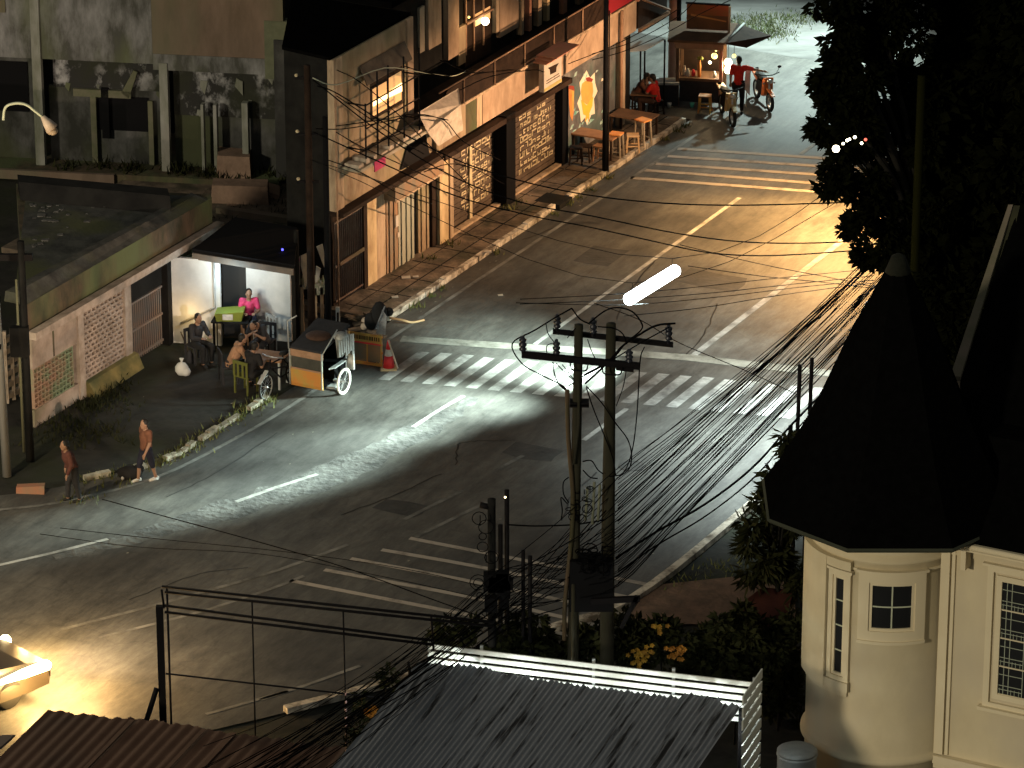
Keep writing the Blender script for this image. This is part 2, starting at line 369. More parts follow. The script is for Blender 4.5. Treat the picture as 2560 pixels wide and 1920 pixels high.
def tag(o, label=None, cat=None, group=None, kind=None):
    if label: o['label'] = label
    if cat: o['category'] = cat
    if group: o['group'] = group
    if kind: o['kind'] = kind
    return o
def thing(name, label, cat, loc=(0, 0, 0), group=None):
    o = bpy.data.objects.new(name, None); COL.objects.link(o); o.empty_display_size = 0.2
    o.location = loc
    return tag(o, label, cat, group)
def place(o, loc, rz=0.0, sc_=1.0):
    o.location = loc; o.rotation_euler = (0, 0, rz); o.scale = (sc_,) * 3; return o
def copy_tree(o, parent=None):
    c = o.copy(); COL.objects.link(c); c.parent = parent
    for ch in list(o.children): copy_tree(ch, c)
    return c
def struct(mb, name, m, label=None):
    o = mb.build(name, m); o['kind'] = 'structure'
    if label: o['label'] = label
    return o

# ------------------------------------------------------------------ GROUND, ROAD, KERBS
def strip(mb, pts, w, z):
    P = [Vector(p) for p in pts]; vs = []
    for i, p in enumerate(P):
        d = P[min(i + 1, len(P) - 1)] - P[max(i - 1, 0)]; d.z = 0; d.normalize()
        nrm = Vector((-d.y, d.x, 0)) * (w / 2)
        vs += [(p.x + nrm.x, p.y + nrm.y, z), (p.x - nrm.x, p.y - nrm.y, z)]
    return mb.add(vs, [(2 * i, 2 * i + 1, 2 * i + 3, 2 * i + 2) for i in range(len(P) - 1)])
def xy(*pts): return [Vector((p[0], p[1], 0)) for p in pts]
m = MB(); m.add([(-400, -60, -0.03), (400, -60, -0.03), (400, 700, -0.03), (-400, 700, -0.03)], [(0, 1, 2, 3)])
struct(m, 'ground', DIRT)
LEFT = smooth(xy(R(17.5, -48.85), R(8, -48.85), R(0, -48.8), (-4.97 - .5, 95.53 + .25), (-7.1, 93.3), (-8.4, 91.65), (-9.9, 90.5), (-11.8, 89.8), (-17, 88.6), (-30, 86)), 8)
RIGHT = smooth(xy(R(70, -36.8), R(30, -36.8), R(8, -36.7), R(-1, -36.3), (2.99, 84.97), (0.8, 82.8), (-2.4, 80.3), (-7, 77.7), (-13, 75), (-30, 69)), 8)
m = MB()
far = xy(R(17.5, -48.85), R(17.5, -90), R(70, -90))
poly = far[::-1][0:0] + RIGHT + LEFT[::-1] + xy(R(17.6, -70), R(70, -70))
m.add([(p.x, p.y, 0.0) for p in poly], [tuple(range(len(poly)))])
road = struct(m, 'road', ASPH)
# pale concrete of the junction beyond the stall
m = MB(); m.add([R(24, -75, .004), R(24, -40.5, .004), R(31, -36.9, .004), R(70, -36.9, .004), R(70, -75, .004)], [(0, 1, 2, 3, 4)])
struct(m, 'junction_pavement', CONC_G)
# rough patched asphalt running along the centre of the lower road
CL = smooth(xy(R(9, -44.95), R(3, -44.95), (-1.13, 95.78), (-2.28, 93.86), (-4.39, 91.09), (-6.08, 89.56), (-8.79, 87.51), (-10.99, 86.14), (-15, 84)), 10)
random.seed(3)
m = MB(); lo = []; hi = []
seg = [p for p in CL if -10.2 < p.x < -1.0]
for i, p in enumerate(seg):
    t = i / (len(seg) - 1); w = 0.42 * math.sin(math.pi * (0.08 + 0.84 * t)) + ru(-.1, .16)
    d = (seg[min(i + 1, len(seg) - 1)] - seg[max(0, i - 1)]).normalized(); n = Vector((-d.y, d.x, 0))
    c = p - n * -0.25
    lo.append((c.x + n.x * (w + ru(0, .12)), c.y + n.y * w, .004)); hi.append((c.x - n.x * w, c.y - n.y * (w + ru(0, .12)), .004))
poly = lo + hi[::-1]; m.add(poly, [tuple(range(len(poly)))])
m.build('rough_patch', PATCH, road)
# painted lines
def line(name, pts, w=0.13, ma=LINE, z=0.008):
    mm = MB(); strip(mm, pts, w, z); return mm.build(name, ma, road)
line('edge_line', LEFT and smooth(xy(R(17, -48.15), R(8, -48.2), R(-0.4, -48.25), (-4.97, 95.53), (-6.25, 93.34), (-7.92, 91.0), (-9.61, 89.76), (-11.31, 89.1), (-16, 88.2)), 8), 0.11, LINE_W)
line('lane_line', [R(0.3, -44.95), R(12.2, -44.95)], 0.12, LINE)
line('lane_line', [R(1.1, -41.23), R(15, -41.23)], 0.17, LINE)
line('lane_line', [R(16.2, -44.95), R(17.5, -44.95)], 0.12, LINE)
line('lane_line', [R(19.5, -43.6), R(23.5, -43.6)], 0.12, LINE_W)
for a, b in (((1160, 990), (1033, 1068)), ((793, 1186), (590, 1255))):
    line('lane_dash', [G(*a), (G(*a) + G(*b)) / 2 + Vector((-.03, .02, 0)), G(*b)], 0.12, LINE)
line('lane_dash', smooth([G(270, 1348), G(130, 1383), G(0, 1413), G(-120, 1442)], 4), 0.11, LINE)
line('lane_dash', [G(1567, 1022), G(1459, 1101)], 0.13, LINE)
line('lane_dash', [G(1308, 1139), G(1238, 1177)], 0.11, LINE_W)
line('lane_dash', smooth([G(1157, 1227), G(1085, 1262), G(1011, 1299)], 4), 0.11, LINE_W)
line('border_line', smooth([G(870, 1362), G(700, 1424), G(545, 1470), G(392, 1512), G(145, 1577)], 6), 0.11, LINE_W)
line('border_line', smooth([G(1217, 1256), G(1130, 1298), G(1040, 1343)], 6), 0.11, LINE_W)
line('border_line', smooth([G(760, 1440), G(687, 1469), G(580, 1505), G(475, 1537), G(247, 1595)], 6), 0.10, LINE_W)
line('border_line', smooth([G(515, 1786), G(590, 1765), G(720, 1728)], 4), 0.10, LINE_W)
line('border_line', smooth([G(650, 1750), G(760, 1715), G(900, 1665)], 4), 0.10, LINE_W)
for a, b, c in (((1024, 1346), (1220, 1384), (1640, 1466)), ((954, 1375), (1204, 1419), (1600, 1500)), ((877, 1397), (1213, 1461), (1560, 1535)), ((811, 1425), (1216, 1501), (1520, 1570)), ((725, 1452), (1219, 1547), (1480, 1600))):
    line('rumble_bar', smooth([G(*a), G(*b), G(*c)], 3), 0.15, RUMB)
for a, b in (((1694, 372), (2030, 394)), ((1669, 391), (2008, 413)), ((1640, 410), (2001, 434)), ((1612, 426), (2045, 459)), ((1577, 445), (2017, 478))):
    pa, pb = G(*a), G(*b)
    line('rumble_bar', [pa, pa + (pb - pa) * 1.5], 0.19, RUMB)
line('stop_line', [Vector((-2.69, 99.45, 0)), Vector((0, 98.95, 0)), Vector((2.2, 98.6, 0))], 0.40, STOPL)
line('stop_line', [Vector((2.2, 98.6, 0)), Vector((4.28, 98.2, 0)), Vector((8.2, 97.0, 0))], 0.40, STOPL, .0085)
c0 = Vector((-3.18, 96.81, 0)); dc = Vector((.52, -.1313, 0)); du = Vector((UX, UY, 0))
for k in range(19):
    a = c0 + dc * k; w = Vector((.27, -.068, 0)); e = du * ru(2.02, 2.12)
    mm = MB(); mm.add([(p.x, p.y, .008) for p in (a, a + w, a + w + e, a + e)], [(0, 1, 2, 3)])
    mm.build('crosswalk_stripe', LINE, road)
# pavement in front of the long shop building, with kerb
m = MB(RT); m.box((-0.2, -60, -.02), (17.2, -48.98, .13)); struct(m, 'pavement', PAVE)
m = MB(RT)                                             # joints between paving slabs
for k in range(15): m.box((.3 + k * 1.15, -50.2, .128), (.335 + k * 1.15, -48.99, .1335))
m.box((0, -49.42, .128), (17.1, -49.385, .134)); m.box((0, -49.95, .128), (17.1, -49.93, .1345))
struct(m, 'pavement_joints', NEARBLK)
m = MB(RT)
for a, b in ((0.1, 9.15), (9.95, 17.2)):
    s0 = a
    while s0 < b - .05:
        s1 = min(b, s0 + ru(.85, 1.0)); m.box((s0 + .008, -48.98, -.02), (s1 - .008, -48.845 + ru(-.025, .015), .145 + ru(-.03, .012))); s0 = s1
struct(m, 'kerb', KERB)
m = MB(RT); m.box((9.18, -49.5, -.01), (9.92, -48.75, .135)); struct(m, 'drain_inlet', NEARBLK)
m = MB()
KL = smooth([Vector((-5.75, 95.6, 0)), Vector((-5.98, 95.16, 0)), Vector((-6.99, 93.34, 0)), Vector((-7.64, 92.16, 0)), Vector((-8.3, 91.5, 0)), Vector((-9.6, 90.75, 0))], 5)
for i in range(len(KL) - 1):
    if i in (3, 6, 11, 17, 18, 21, 22): continue
    a, b = KL[i], KL[i + 1]; d = (b - a).normalized(); n = Vector((-d.y, d.x, 0)) * .07
    h = ru(.05, .13); m.hexa([a + n, b + n, b - n, a - n] + [q + Vector((0, 0, h)) for q in (a + n, b + n, b - n, a - n)])
struct(m, 'worn_kerb', KERB_R)
m = MB()      # right-hand kerb
RK = [p for p in RIGHT if p.y < 103 and p.y > 79]
for a, b in zip(RK[:-1], RK[1:]):
    d = (b - a).normalized(); n = Vector((-d.y, d.x, 0)) * .09
    m.hexa([a + n, b + n, b - n, a - n] + [q + Vector((0, 0, .13)) for q in (a + n, b + n, b - n, a - n)])
struct(m, 'roadside_kerb', KERB)
m = MB(); poly = [G(*p, .02) for p in ((1640, 1462), (1850, 1440), (1985, 1455), (1990, 1560), (1560, 1560), (1600, 1500))]
m.add(poly, [tuple(range(6))]); struct(m, 'soil_bed', CLAY)

# weeds: nobody could count them
random.seed(5)
LEAF2G = mat('verge_grass', (0.04, 0.06, 0.015), (0.09, 0.09, 0.04), 0.85, 3)
def weeds(name, spots, n, L, h, ma=LEAF3):
    mm = MB()
    for p, r in spots:
        for k in range(n):
            q = Vector((p[0] + random.gauss(0, r), p[1] + random.gauss(0, r), p[2] if len(p) > 2 else 0))
            a = Vector((ru(-.6, .6), ru(-.6, .6), ru(.5, 1))).normalized() * L * ru(.5, 1.2); sd = Vector((ru(-1, 1), ru(-1, 1), 0)) * L * .12
            mm.add([q - sd, q + sd, q + a], [(0, 1, 2)])
    return tag(mm.build(name, ma), kind='stuff', label='green weeds and grass tufts growing along the kerbs')
spots = [(R(s, -48.72), .09) for s in (1.2, 2.0, 2.6, 5.5, 8.8, 9.7, 10.2, 10.9, 12.0, 15.6, 16.4, 16.9)] + [(R(s, -49.9, .13), .12) for s in (4.1, 5.2, 8.3, 8.9)]
spots += [(KL[i], .13) for i in range(0, len(KL), 1)] + [((G(*p)), .22) for p in ((470, 1120), (520, 1090), (580, 1050), (610, 1030), (330, 1185), (280, 1205), (180, 1255), (215, 1240), (1740, 1440), (1790, 1415), (1840, 1420), (1700, 1460), (1860, 1400))]
weeds('weeds', spots, 26, .17, .1)
grs = []
for k in range(26):
    t = k / 25; p = G(1745 + 290 * t, 72 - 30 * t + ru(-8, 8)); grs.append((p, .35))
for k in range(14): grs.append((G(ru(1840, 1960), ru(70, 95)), .3))
tag(weeds('grass', grs, 60, .15, .2, LEAF2G), label='low grass verge across the junction beyond the stall')
grs = [(G(ru(85, 330), ru(1010, 1110)), .25) for k in range(26)] + [(Vector((*R(ru(-9.5, -6), -52.4)[:2], 0)), .2) for k in range(16)]
tag(weeds('undergrowth', grs, 22, .2, .3, LEAF2), label='dark weeds growing at the foot of the old low building')

# ------------------------------------------------------------------ LONG SHOP BUILDING
FV = -50.3
shop = thing('shop_building', 'long two storey stained plaster building with rolling shutters and a mural along the pavement', 'building', R(8, -52, 0))
def part(name, ma, T=RT, fn=None, parent=None):
    mm = MB(T); fn(mm); return mm.build(name, ma, parent or shop)
def pbox(name, ma, a, b, parent=None, T=RT):
    return part(name, ma, T, lambda q: q.box(a, b), parent or shop)
def body(q):
    q.prism([(0, -50.44), (4.04, -50.44), (4.04, -53.7), (.23, -51.78)], .05, 6.5)
    q.prism([(4.04, -50.46), (16.9, -50.46), (16.9, -58), (8.98, -56.2), (4.04, -53.7)], .05, 3.5)
    q.prism([(4.04, -51.36), (16.9, -51.36), (16.9, -58), (8.98, -56.2), (4.04, -53.7)], 3.5, 6.55)
part('wall', NEARBLK, RT, body)
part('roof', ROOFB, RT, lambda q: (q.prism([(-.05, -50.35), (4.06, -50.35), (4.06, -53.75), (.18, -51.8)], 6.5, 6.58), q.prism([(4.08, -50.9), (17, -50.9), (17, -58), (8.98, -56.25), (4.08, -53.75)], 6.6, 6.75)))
# ground floor, left to right
pbox('upper_wall', PLAST, (.42, -50.44, 2.62), (3.72, FV, 6.5))
pbox('pilaster', PLAST_L, (0, -50.44, 2.62), (.42, -50.26, 6.5))
pbox('pilaster', FASC, (3.72, -50.44, 3.6), (4.02, -50.26, 6.5))
pbox('side_panel', PLAST, (3.72, -50.44, 2.62), (5.1, FV - .02, 3.6))
pbox('ledge', DARKB, (-.05, -50.4, 2.52), (5.1, -50.02, 2.615))
part('dark_opening', BLACK, RT, lambda q: q.slab([(3.3, -50.275, 2.68), (4.85, -50.275, 2.62), (4.5, -50.275, 3.6), (3.95, -50.275, 3.6)], (0, .012, 0)))
gate = pbox('gate_recess', DARKB, (.03, -50.43, .1), (1.42, -50.38, 2.50))
gt = MB(RT)
for k in range(15): gt.bar((.06 + k * .095, -50.33, .16), (.06 + k * .095, -50.33, 2.3), .02)
for z in (.25, 1.15, 2.3): gt.box((.04, -50.35, z - .02), (1.42, -50.315, z + .02))
gt.build('iron_gate', GRATE, shop)
pbox('gate_rail', PIPE, (.2, -50.30, 1.15), (1.42, -50.27, 1.25))
pbox('door_post', DARKB, (1.42, -50.44, .1), (1.60, -50.28, 2.52))
pbox('bare_wall', YELL, (1.60, -50.44, .1), (2.1, FV, 2.52))
pbox('bare_wall', PLAST_L, (2.1, -50.44, .1), (2.58, FV - .015, 2.52))
def ribs(q, s0, s1, z0, z1, n, v=FV, vertical=True, d=.03):
    w = (s1 - s0) / n if vertical else (z1 - z0) / n
    for k in range(n):
        if vertical: q.box((s0 + k * w + .008, v - .06, z0), (s0 + (k + 1) * w - .008, v + (d if k % 2 else 0), z1))
        else: q.box((s0, v - .06, z0 + k * w + .012), (s1, v + (d if k % 2 else d * .4), z0 + (k + 1) * w))
part('sheet_door', RUSTW, RT, lambda q: ribs(q, 2.6, 3.2, .12, 2.2, 5))
part('sheet_door', GREYSHEET, RT, lambda q: ribs(q, 3.22, 4.0, .12, 2.2, 6))
pbox('door_gap', BLACK, (4.0, -50.44, .1), (4.24, -50.36, 2.3))
part('sheet_door', PLAST, RT, lambda q: ribs(q, 4.26, 4.82, .12, 2.3, 4))
part('poster', SIGNW, RT, lambda q: (q.box((3.0, -50.26, 1.25), (3.14, -50.25, 1.55)), q.box((3.1, -50.26, .95), (3.2, -50.25, 1.08))))
pbox('dark_column', DARKB, (4.84, -50.44, .1), (5.09, -50.2, 2.5))
pbox('canopy_box', RUSTW, (2.5, -50.3, 2.14), (5.08, -49.98, 2.50))
pbox('canopy_trim', PLAST_L, (2.5, -49.98, 2.10), (5.08, -49.96, 2.15))
pbox('pillar', YELL, (5.1, -50.44, .1), (5.56, -50.12, 2.45))
pbox('pillar', PLAST_L, (5.62, -50.44, .1), (5.80, -50.10, 2.5))
def shutter(s0, s1):
    sh = part('rolling_shutter', SHUT, RT, lambda q: ribs(q, s0, s1, .2, 2.45, 30, -50.34, False, .02))
    q = MB(RT); random.seed(int(s0 * 10))
    lo, hi = s0 + (s1 - s0) * .28, s1 - (s1 - s0) * .12
    for row in range(8):                 # blocky painted tags, row over row
        z = .5 + row * .215; s = lo + ru(0, .15)
        while s < hi:
            w = ru(.08, .24); h = ru(.08, .18); t = .034; y0, y1 = -50.315, -50.306
            for a, b in (((s, z), (s + t, z + h)), ((s + w, z), (s + w + t, z + h)), ((s, z + h - t), (s + w, z + h)), ((s, z), (s + w, z + t))):
                if rnd() < .72: q.box((a[0], y0, a[1]), (b[0], y1 + ru(0, .002), b[1]))
            s += w + ru(.04, .12)
    q.build('graffiti', GRAF, sh)
    return sh
shutter(5.84, 8.45); shutter(9.0, 12.0)
pbox('door_strip', GRAF, (7.02, -50.31, .18), (7.16, -50.27, 2.3))
pbox('column', BLACK, (8.47, -50.44, .1), (8.98, -49.95, 2.6))
pbox('column', BLACK, (12.02, -50.44, .1), (12.36, -50.1, 2.3))
pbox('threshold', PLAST_L, (5.82, -50.3, .1), (12.0, -50.12, .19))
pbox('shadow_band', DARKB, (5.1, -50.2, 2.42), (12.3, -49.95, 2.56))  # dark band built in for the shadow under the awning
wallm = pbox('mural_wall', MURALBG, (12.38, -50.44, .1), (15.66, FV, 2.58))
def mural(pts, ma, d, name='painted_shape'):
    P = [Fv(1380 + x / 6.9125, 160 + y / 6.9125, FV + .01) for x, y in pts]
    q = MB(RT); q.slab([(s, FV + .002, z) for s, z in P], (0, d, 0)); q.build(name, ma, wallm)
mural([(600, 110), (660, 240), (740, 150), (750, 330), (790, 470), (730, 600), (745, 860), (680, 880), (610, 1060), (570, 930), (505, 1010), (480, 800), (440, 680), (500, 520), (480, 320)], MUR_W, .003, 'painted_flame')
mural([(580, 290), (650, 280), (705, 330), (715, 470), (690, 640), (600, 700), (520, 640), (500, 480), (520, 340)], MUR_T, .005)
mural([(505, 620), (600, 715), (715, 560), (700, 720), (640, 870), (600, 900), (540, 870)], MUR_Y, .007)
mural([(585, 240), (640, 225), (710, 260), (690, 310), (600, 300)], MUR_R, .007)
mural([(590, 880), (570, 1000), (625, 930), (640, 1020), (650, 860)], MUR_Y, .008)
mural([(290, 430), (385, 460), (380, 800), (355, 985), (320, 900), (300, 700)], MUR_O, .004, 'painted_cone')
mural([(280, 440), (300, 370), (380, 380), (390, 460), (330, 430)], MUR_R, .006)
mural([(345, 460), (385, 465), (378, 780), (355, 800)], MUR_T, .006)
random.seed(21)
for k in range(26):
    x = ru(220, 860); y = ru(820, 1250) if k < 20 else ru(140, 360); l = ru(50, 130); a = ru(.6, 1.3)
    mural([(x, y), (x + l * .35, y - l * .2), (x + l * math.cos(a), y - l * math.sin(a)), (x + l * .2, y - l * .6)], random.choice([MUR_G, MUR_G, MUR_W]), .0025 + k * .00006, 'painted_leaf')
pbox('pilaster', PLAST_L, (15.68, -50.44, .1), (15.98, -50.16, 2.58))
# fascia and balcony
for a, b, ma in ((5.12, 6.7, PLAST), (6.7, 7.3, MOSS), (7.32, 7.6, PLAST_L), (7.64, 10.9, FASC), (10.92, 11.3, GREYSHEET), (11.32, 16.75, FASC)):  # the greenish grey panel paints a shadow on the fascia
    pbox('fascia_panel', ma, (a, -50.44, 2.60), (b, -50.22 + .0007 * a, 3.46))
pbox('fascia_trim', PLAST_L, (5.1, -50.3, 3.46), (16.8, -50.14, 3.53))
pbox('balcony_slab', DARKB, (4.1, -51.4, 3.5), (17, -50.18, 3.56))
pbox('railing', DARKB, (5.6, -50.24, 3.56), (17, -50.18, 4.12))
rl = MB(RT); rl.tube([(5.2, -50.18, 4.16), (17, -50.18, 4.16)], .022, 6)
for k in range(7): rl.bar((6.5 + k * 1.7, -50.15, 3.5), (6.5 + k * 1.7, -50.15, 4.16), .03)
rl.build('railing_tube', WOODP, shop)
# upper rooms behind the balcony
UV = -51.33
def upper(name, ma, x0, x1, yt, yb, d=.05):
    s0, z1 = Fv(x0, yt, UV); s1, _ = Fv(x1, yt, UV); _, z0 = Fv((x0 + x1) / 2, yb, UV)
    return pbox(name, ma, (s0, UV - .06, max(z0, 3.6)), (s1, UV + d, min(max(z1, z0 + .3), 6.5)))
for a in ((1046, 1058, 20, 130, GREYSHEET, .04), (1066, 1098, 0, 116, PLAST_L, .06), (1110, 1137, -30, 142, FASC, .12), (1142, 1160, 70, 160, PLAST, .05), (1232, 1240, -40, 80, PLAST_L, .1), (1243, 1290, -60, 80, FASC, .08), (1294, 1300, -60, 85, PLAST_L, .12), (1314, 1320, -60, 75, PINKP, .12), (1336, 1345, -60, 62, PLAST_L, .12), (1360, 1366, -60, 50, YELL, .1), (1400, 1410, -80, 40, PINKP, .1), (1440, 1452, -80, 20, PLAST, .1)):
    upper('upper_panel', a[4], a[0], a[1], a[2], a[3], a[5])
win = upper('window', DARKB, 1160, 1226, 8, 150, .02)
s0, z0 = Fv(1186, 66, UV); s1, z1 = Fv(1223, 24, UV)
pbox('pane', WGLOW, (s0, UV + .02, z0), (s1, UV + .03, z1 + .1), win)
for x in (1160, 1180, 1204): 
    s_, z_ = Fv(x, 60, UV); pbox('frame', WOODP, (s_, UV + .03, 4.0), (s_ + .05, UV + .06, 6.0), win)
s_, z_ = Fv(1160, 62, UV); s2, z2 = Fv(1226, 24, UV)
part('lintel', WOODP, RT, lambda q: q.hexa([(s_, UV + .03, z_), (s2, UV + .03, z2), (s2, UV + .1, z2), (s_, UV + .1, z_), (s_, UV + .03, z_ + .06), (s2, UV + .03, z2 + .06), (s2, UV + .1, z2 + .06), (s_, UV + .1, z_ + .06)]), win)
s_, z_ = Fv(1213, 53, UV + .2)
bl = part('room_bulb', BULB, RT, lambda q: q.ball((s_, UV + .2, z_), .11, 10), win)
s_, z_ = Fv(1172, 43, UV + .2); part('room_bulb', BULBY, RT, lambda q: q.ball((s_, UV + .2, z_), .035, 8), win)
lamp('POINT', R(s_, UV + .55, z_), 14, (1, .62, .28), radius=.1)
# lit window in the tall end wall, with its iron cage and sheet awning
w = pbox('window', DARKB, (1.85, -50.36, 4.4), (3.5, FV + .01, 5.5))
pbox('curtain', WGLOW, (1.95, FV + .01, 4.5), (2.66, FV + .018, 5.2), w)
pbox('curtain', WGLOW, (2.72, FV + .01, 4.5), (3.42, FV + .018, 5.25), w)
pbox('tube_light', SCREEN, (1.95, FV + .02, 4.76), (2.67, FV + .035, 4.90), w)
part('tube_light', SCREEN, RT, lambda q: q.hexa([(2.71, FV + .02, 4.76), (3.42, FV + .02, 4.72), (3.42, FV + .035, 4.72), (2.71, FV + .035, 4.76), (2.71, FV + .02, 4.90), (3.42, FV + .02, 4.94), (3.42, FV + .035, 4.94), (2.71, FV + .035, 4.90)]), w)
pbox('pale_sill', PLAST_L, (2.72, FV, 4.36), (3.45, FV + .08, 4.42), w)
aw = MB(RT); aw.slab([(1.3, -50.3, 5.95), (3.6, -50.3, 5.95), (3.6, -50.08, 5.52), (1.3, -50.08, 5.50)], (0, .02, .03)); aw.build('sheet_awning', mat('dull_sheet', (.15, .12, .09), (.09, .07, .055), .8, 3), shop)
cg = MB(RT)
for s in (.75, 1.35, 1.9, 2.7, 3.5): cg.bar((s, -49.82, 3.75), (s, -49.82, 5.9 if s > 1 else 5.25), .035)
for z in (4.05, 4.6, 5.2): cg.bar((.75, -49.82, z), (3.5, -49.82, z), .03)
for s in (.75, 3.5):
    for z in (4.05, 5.2): cg.bar((s, -49.82, z), (s, -50.3, z), .03)
cg.build('window_cage', STEELB, shop)
pbox('clutter_shelf', GREYSHEET, (.3, -50.3, 3.62), (3.9, -49.72, 3.70))
ck = MB(RT); random.seed(9)
for k in range(9):
    s = .35 + k * .38; ck.box((s, -50.2, 3.70), (s + ru(.15, .34), -49.8, 3.70 + ru(.04, .16)))
ck.build('stacked_boards', TARP, shop)
pbox('shelf_cloth', C_PINK, (.95, -49.71, 3.45), (1.5, -49.69, 3.70))
# stains of the gutter pipe and conduit on the facade
part('downpipe', WOODP, RT, lambda q: q.tube([(15.6, -50.1, 3.5), (15.6, -50.1, .1)], .05, 8))
# canvas tarp hung over the gap
def tp(px, py, v=-49.75):
    s, z = Fv(px, py, v); return R(s, v, z)
ta = MB(); P = [tp(1045, 282, -50.0), tp(1146, 221, -50.0), tp(1152, 262, -49.6), tp(1158, 325, -49.7), tp(1096, 366, -49.7), tp(1068, 330, -49.7)]
ta.slab(P, (0, -.015, .01))
tag(ta.build('canvas_tarp', TARP), 'pale torn canvas tarp hanging at a slant under the balcony beside the black opening', 'tarp')
bx = thing('sign_box', 'grey white sign box with dark emblem projecting above the shutters near the mural', 'sign', R(11.5, -49.75, 2.9))
s0, z0 = Fv(1360, 232, -49.7); s1, z1 = Fv(1404, 168, -49.7)
pbox('box', SIGNW, (s0, -49.85, z0), (s1, -49.70, z0 + .78), bx)
pbox('base_strip', mat('sign_yellow', (.40, .34, .12)), (s0 + .01, -49.70, z0 + .02), (s1 - .01, -49.69, z0 + .10), bx)
em = MB(RT); cx, cz = (s0 + s1) / 2, z0 + .52
em.slab([(cx - .30, -49.70, cz + .10), (cx + .34, -49.70, cz + .06), (cx + .20, -49.70, cz - .02), (cx + .18, -49.70, cz - .14), (cx - .16, -49.70, cz - .12), (cx - .18, -49.70, cz + .02)], (0, .008, 0)); em.build('emblem', DARKB, bx)
tx = MB(RT)
for j, zz in enumerate((.27, .2)):
    s = s0 + .14
    while s < s1 - .16: w_ = ru(.03, .08); tx.box((s, -49.70, z0 + zz), (s + w_, -49.693, z0 + zz + .025)); s += w_ + .025
tx.build('lettering', DARKB, bx)
sl = MB(RT)
for k in range(3): sl.box((s0 - .25 + k * .1, -49.9, z0 + .86 + k * .07), (s1 + .25, -49.5 + .1 * k, z0 + .885 + k * .07))
sl.build('top_slats', PINKP, bx)
rs = thing('red_sign', 'dark red shop sign with a pale two lobed emblem above the far fascia end', 'sign', R(16, -50.1, 3.9))
s0, z0 = Fv(1522, 26, -50.1); s1, z1 = Fv(1592, 22, -50.1)
pbox('panel', SIGNR, (s0, -50.14, 3.62), (s1, -50.09, 4.9), rs)
q = MB(RT)
for dx in (.42, .62): q.lathe([(0, 0), (.12, 0), (.12, .012), (0, .012)], (s0 + (s1 - s0) * dx, -50.09, 4.07), 14, False, 'y')
q.build('emblem', SIGNP, rs)
pbox('side_post', PINKP, (s1, -50.16, 3.5), (s1 + .12, -50.06, 5.2), rs)
# overhanging dark upper storey beyond the shop end
ov = thing('dark_overhang', 'dark timber upper storey overhanging the corner beyond the shop building', 'building', R(18.2, -51, 0))
pbox('box', DARKB, (17.05, -53, 2.55), (18.9, -50.3, 6.5), ov)
pbox('beam', WOOD, (17.05, -50.3, 2.45), (18.95, -50.22, 2.55), ov)
for s, v in ((18.6, -52.8), (17.3, -52.8)): pbox('post', DARKB, (s, v, 0), (s + .15, v + .15, 2.55), ov)
part('brace', WOOD, RT, lambda q: q.bar((17.1, -50.2, 3.4), (18.9, -50.2, 2.6), .05), ov)
wt = MB(); P = [G(1545, 87, 1.9), G(1602, 84, 2.0), G(1662, 99, 2.0), G(1612, 127, 1.8), G(1545, 132, 1.75)]
c = sum(P, Vector()) / 5
wt.slab(P, (0, 0, .02)); wto = thing('white_canopy', 'white tarpaulin canopy stretched low beyond the end of the mural wall', 'canopy', (c.x, c.y, 0))
wt.build('sheet', WTARP, wto)
for p in (P[1], P[2], P[3], P[4]):
    q = MB(); q.tube([(p.x, p.y, 0), (p.x, p.y, p.z)], .025, 6); q.build('pole', STEELB, wto)

# ------------------------------------------------------------------ OLD LOW BUILDING on the left
BV = -52.85
old = thing('low_building', 'old low concrete building with breeze block screens and a mossy flat roof', 'building', R(-5, -54, 0))
def op(name, ma, a, b, parent=None): return pbox(name, ma, a, b, parent or old)
FL, FR = R(-9.65, BV), R(-1.4, BV)
BL = G(40, 452, 3.1); BR = G(505, 478, 3.1)
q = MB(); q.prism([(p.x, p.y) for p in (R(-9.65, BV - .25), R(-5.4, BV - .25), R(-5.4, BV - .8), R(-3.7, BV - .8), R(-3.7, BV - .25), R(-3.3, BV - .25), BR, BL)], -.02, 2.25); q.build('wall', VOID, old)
q = MB(); q.prism([(p.x, p.y) for p in (R(-9.7, BV - .06), R(-1.45, BV - .06), R(-.9, BV - .5), BR, BL)], 2.25, 3.02); q.build('parapet', MOSS, old)
q = MB(); q.prism([(p.x, p.y) for p in (R(-9.5, BV - .5), R(-2.0, BV - .5), BR + Vector((-.3, -.2, 0)), BL + Vector((.3, -.4, 0)))], 3.02, 3.05); q.build('roof', ROOFD, old)
q = MB(RT); q.hexa([(-9.7, -52.92, 3.02), (-1.6, -52.92, 3.02), (-1.4, -53.5, 3.02), (-9.7, -53.5, 3.02), (-9.7, -53.2, 3.28), (-1.7, -53.2, 3.12), (-1.6, -53.4, 3.12), (-9.7, -53.45, 3.28)]); q.build('roof_edge', ROOFD, old)
q = MB(); a, b = G(45, 470, 3.05), G(420, 505, 3.05); d = Vector((.15, -.9, 0)); q.hexa([a, b, b + d, a + d] + [p + Vector((0, 0, .35)) for p in (a, b, b + d * .6, a + d * .6)]); q.build('roof_hump', NEARBLK, old)
random.seed(4); q = MB()
for k in range(90):
    px_, py_ = ru(75, 400), ru(510, 650)
    if py_ > 690 - .43 * (px_ - 70) - 62: continue
    p = G(px_, py_, 3.05); r = ru(.03, .11)
    q.hexa([(p.x + a * r * ru(.6, 1.2), p.y + b * r * ru(.5, 1), 3.05 + c * r * .3) for c in (0, 1) for a, b in ((-1, -1), (1, -1), (1, 1), (-1, 1))])
q.build('roof_debris', mat('roof_debris', (.05, .05, .047), (.10, .10, .095), .95, 5), old)['kind'] = 'stuff'
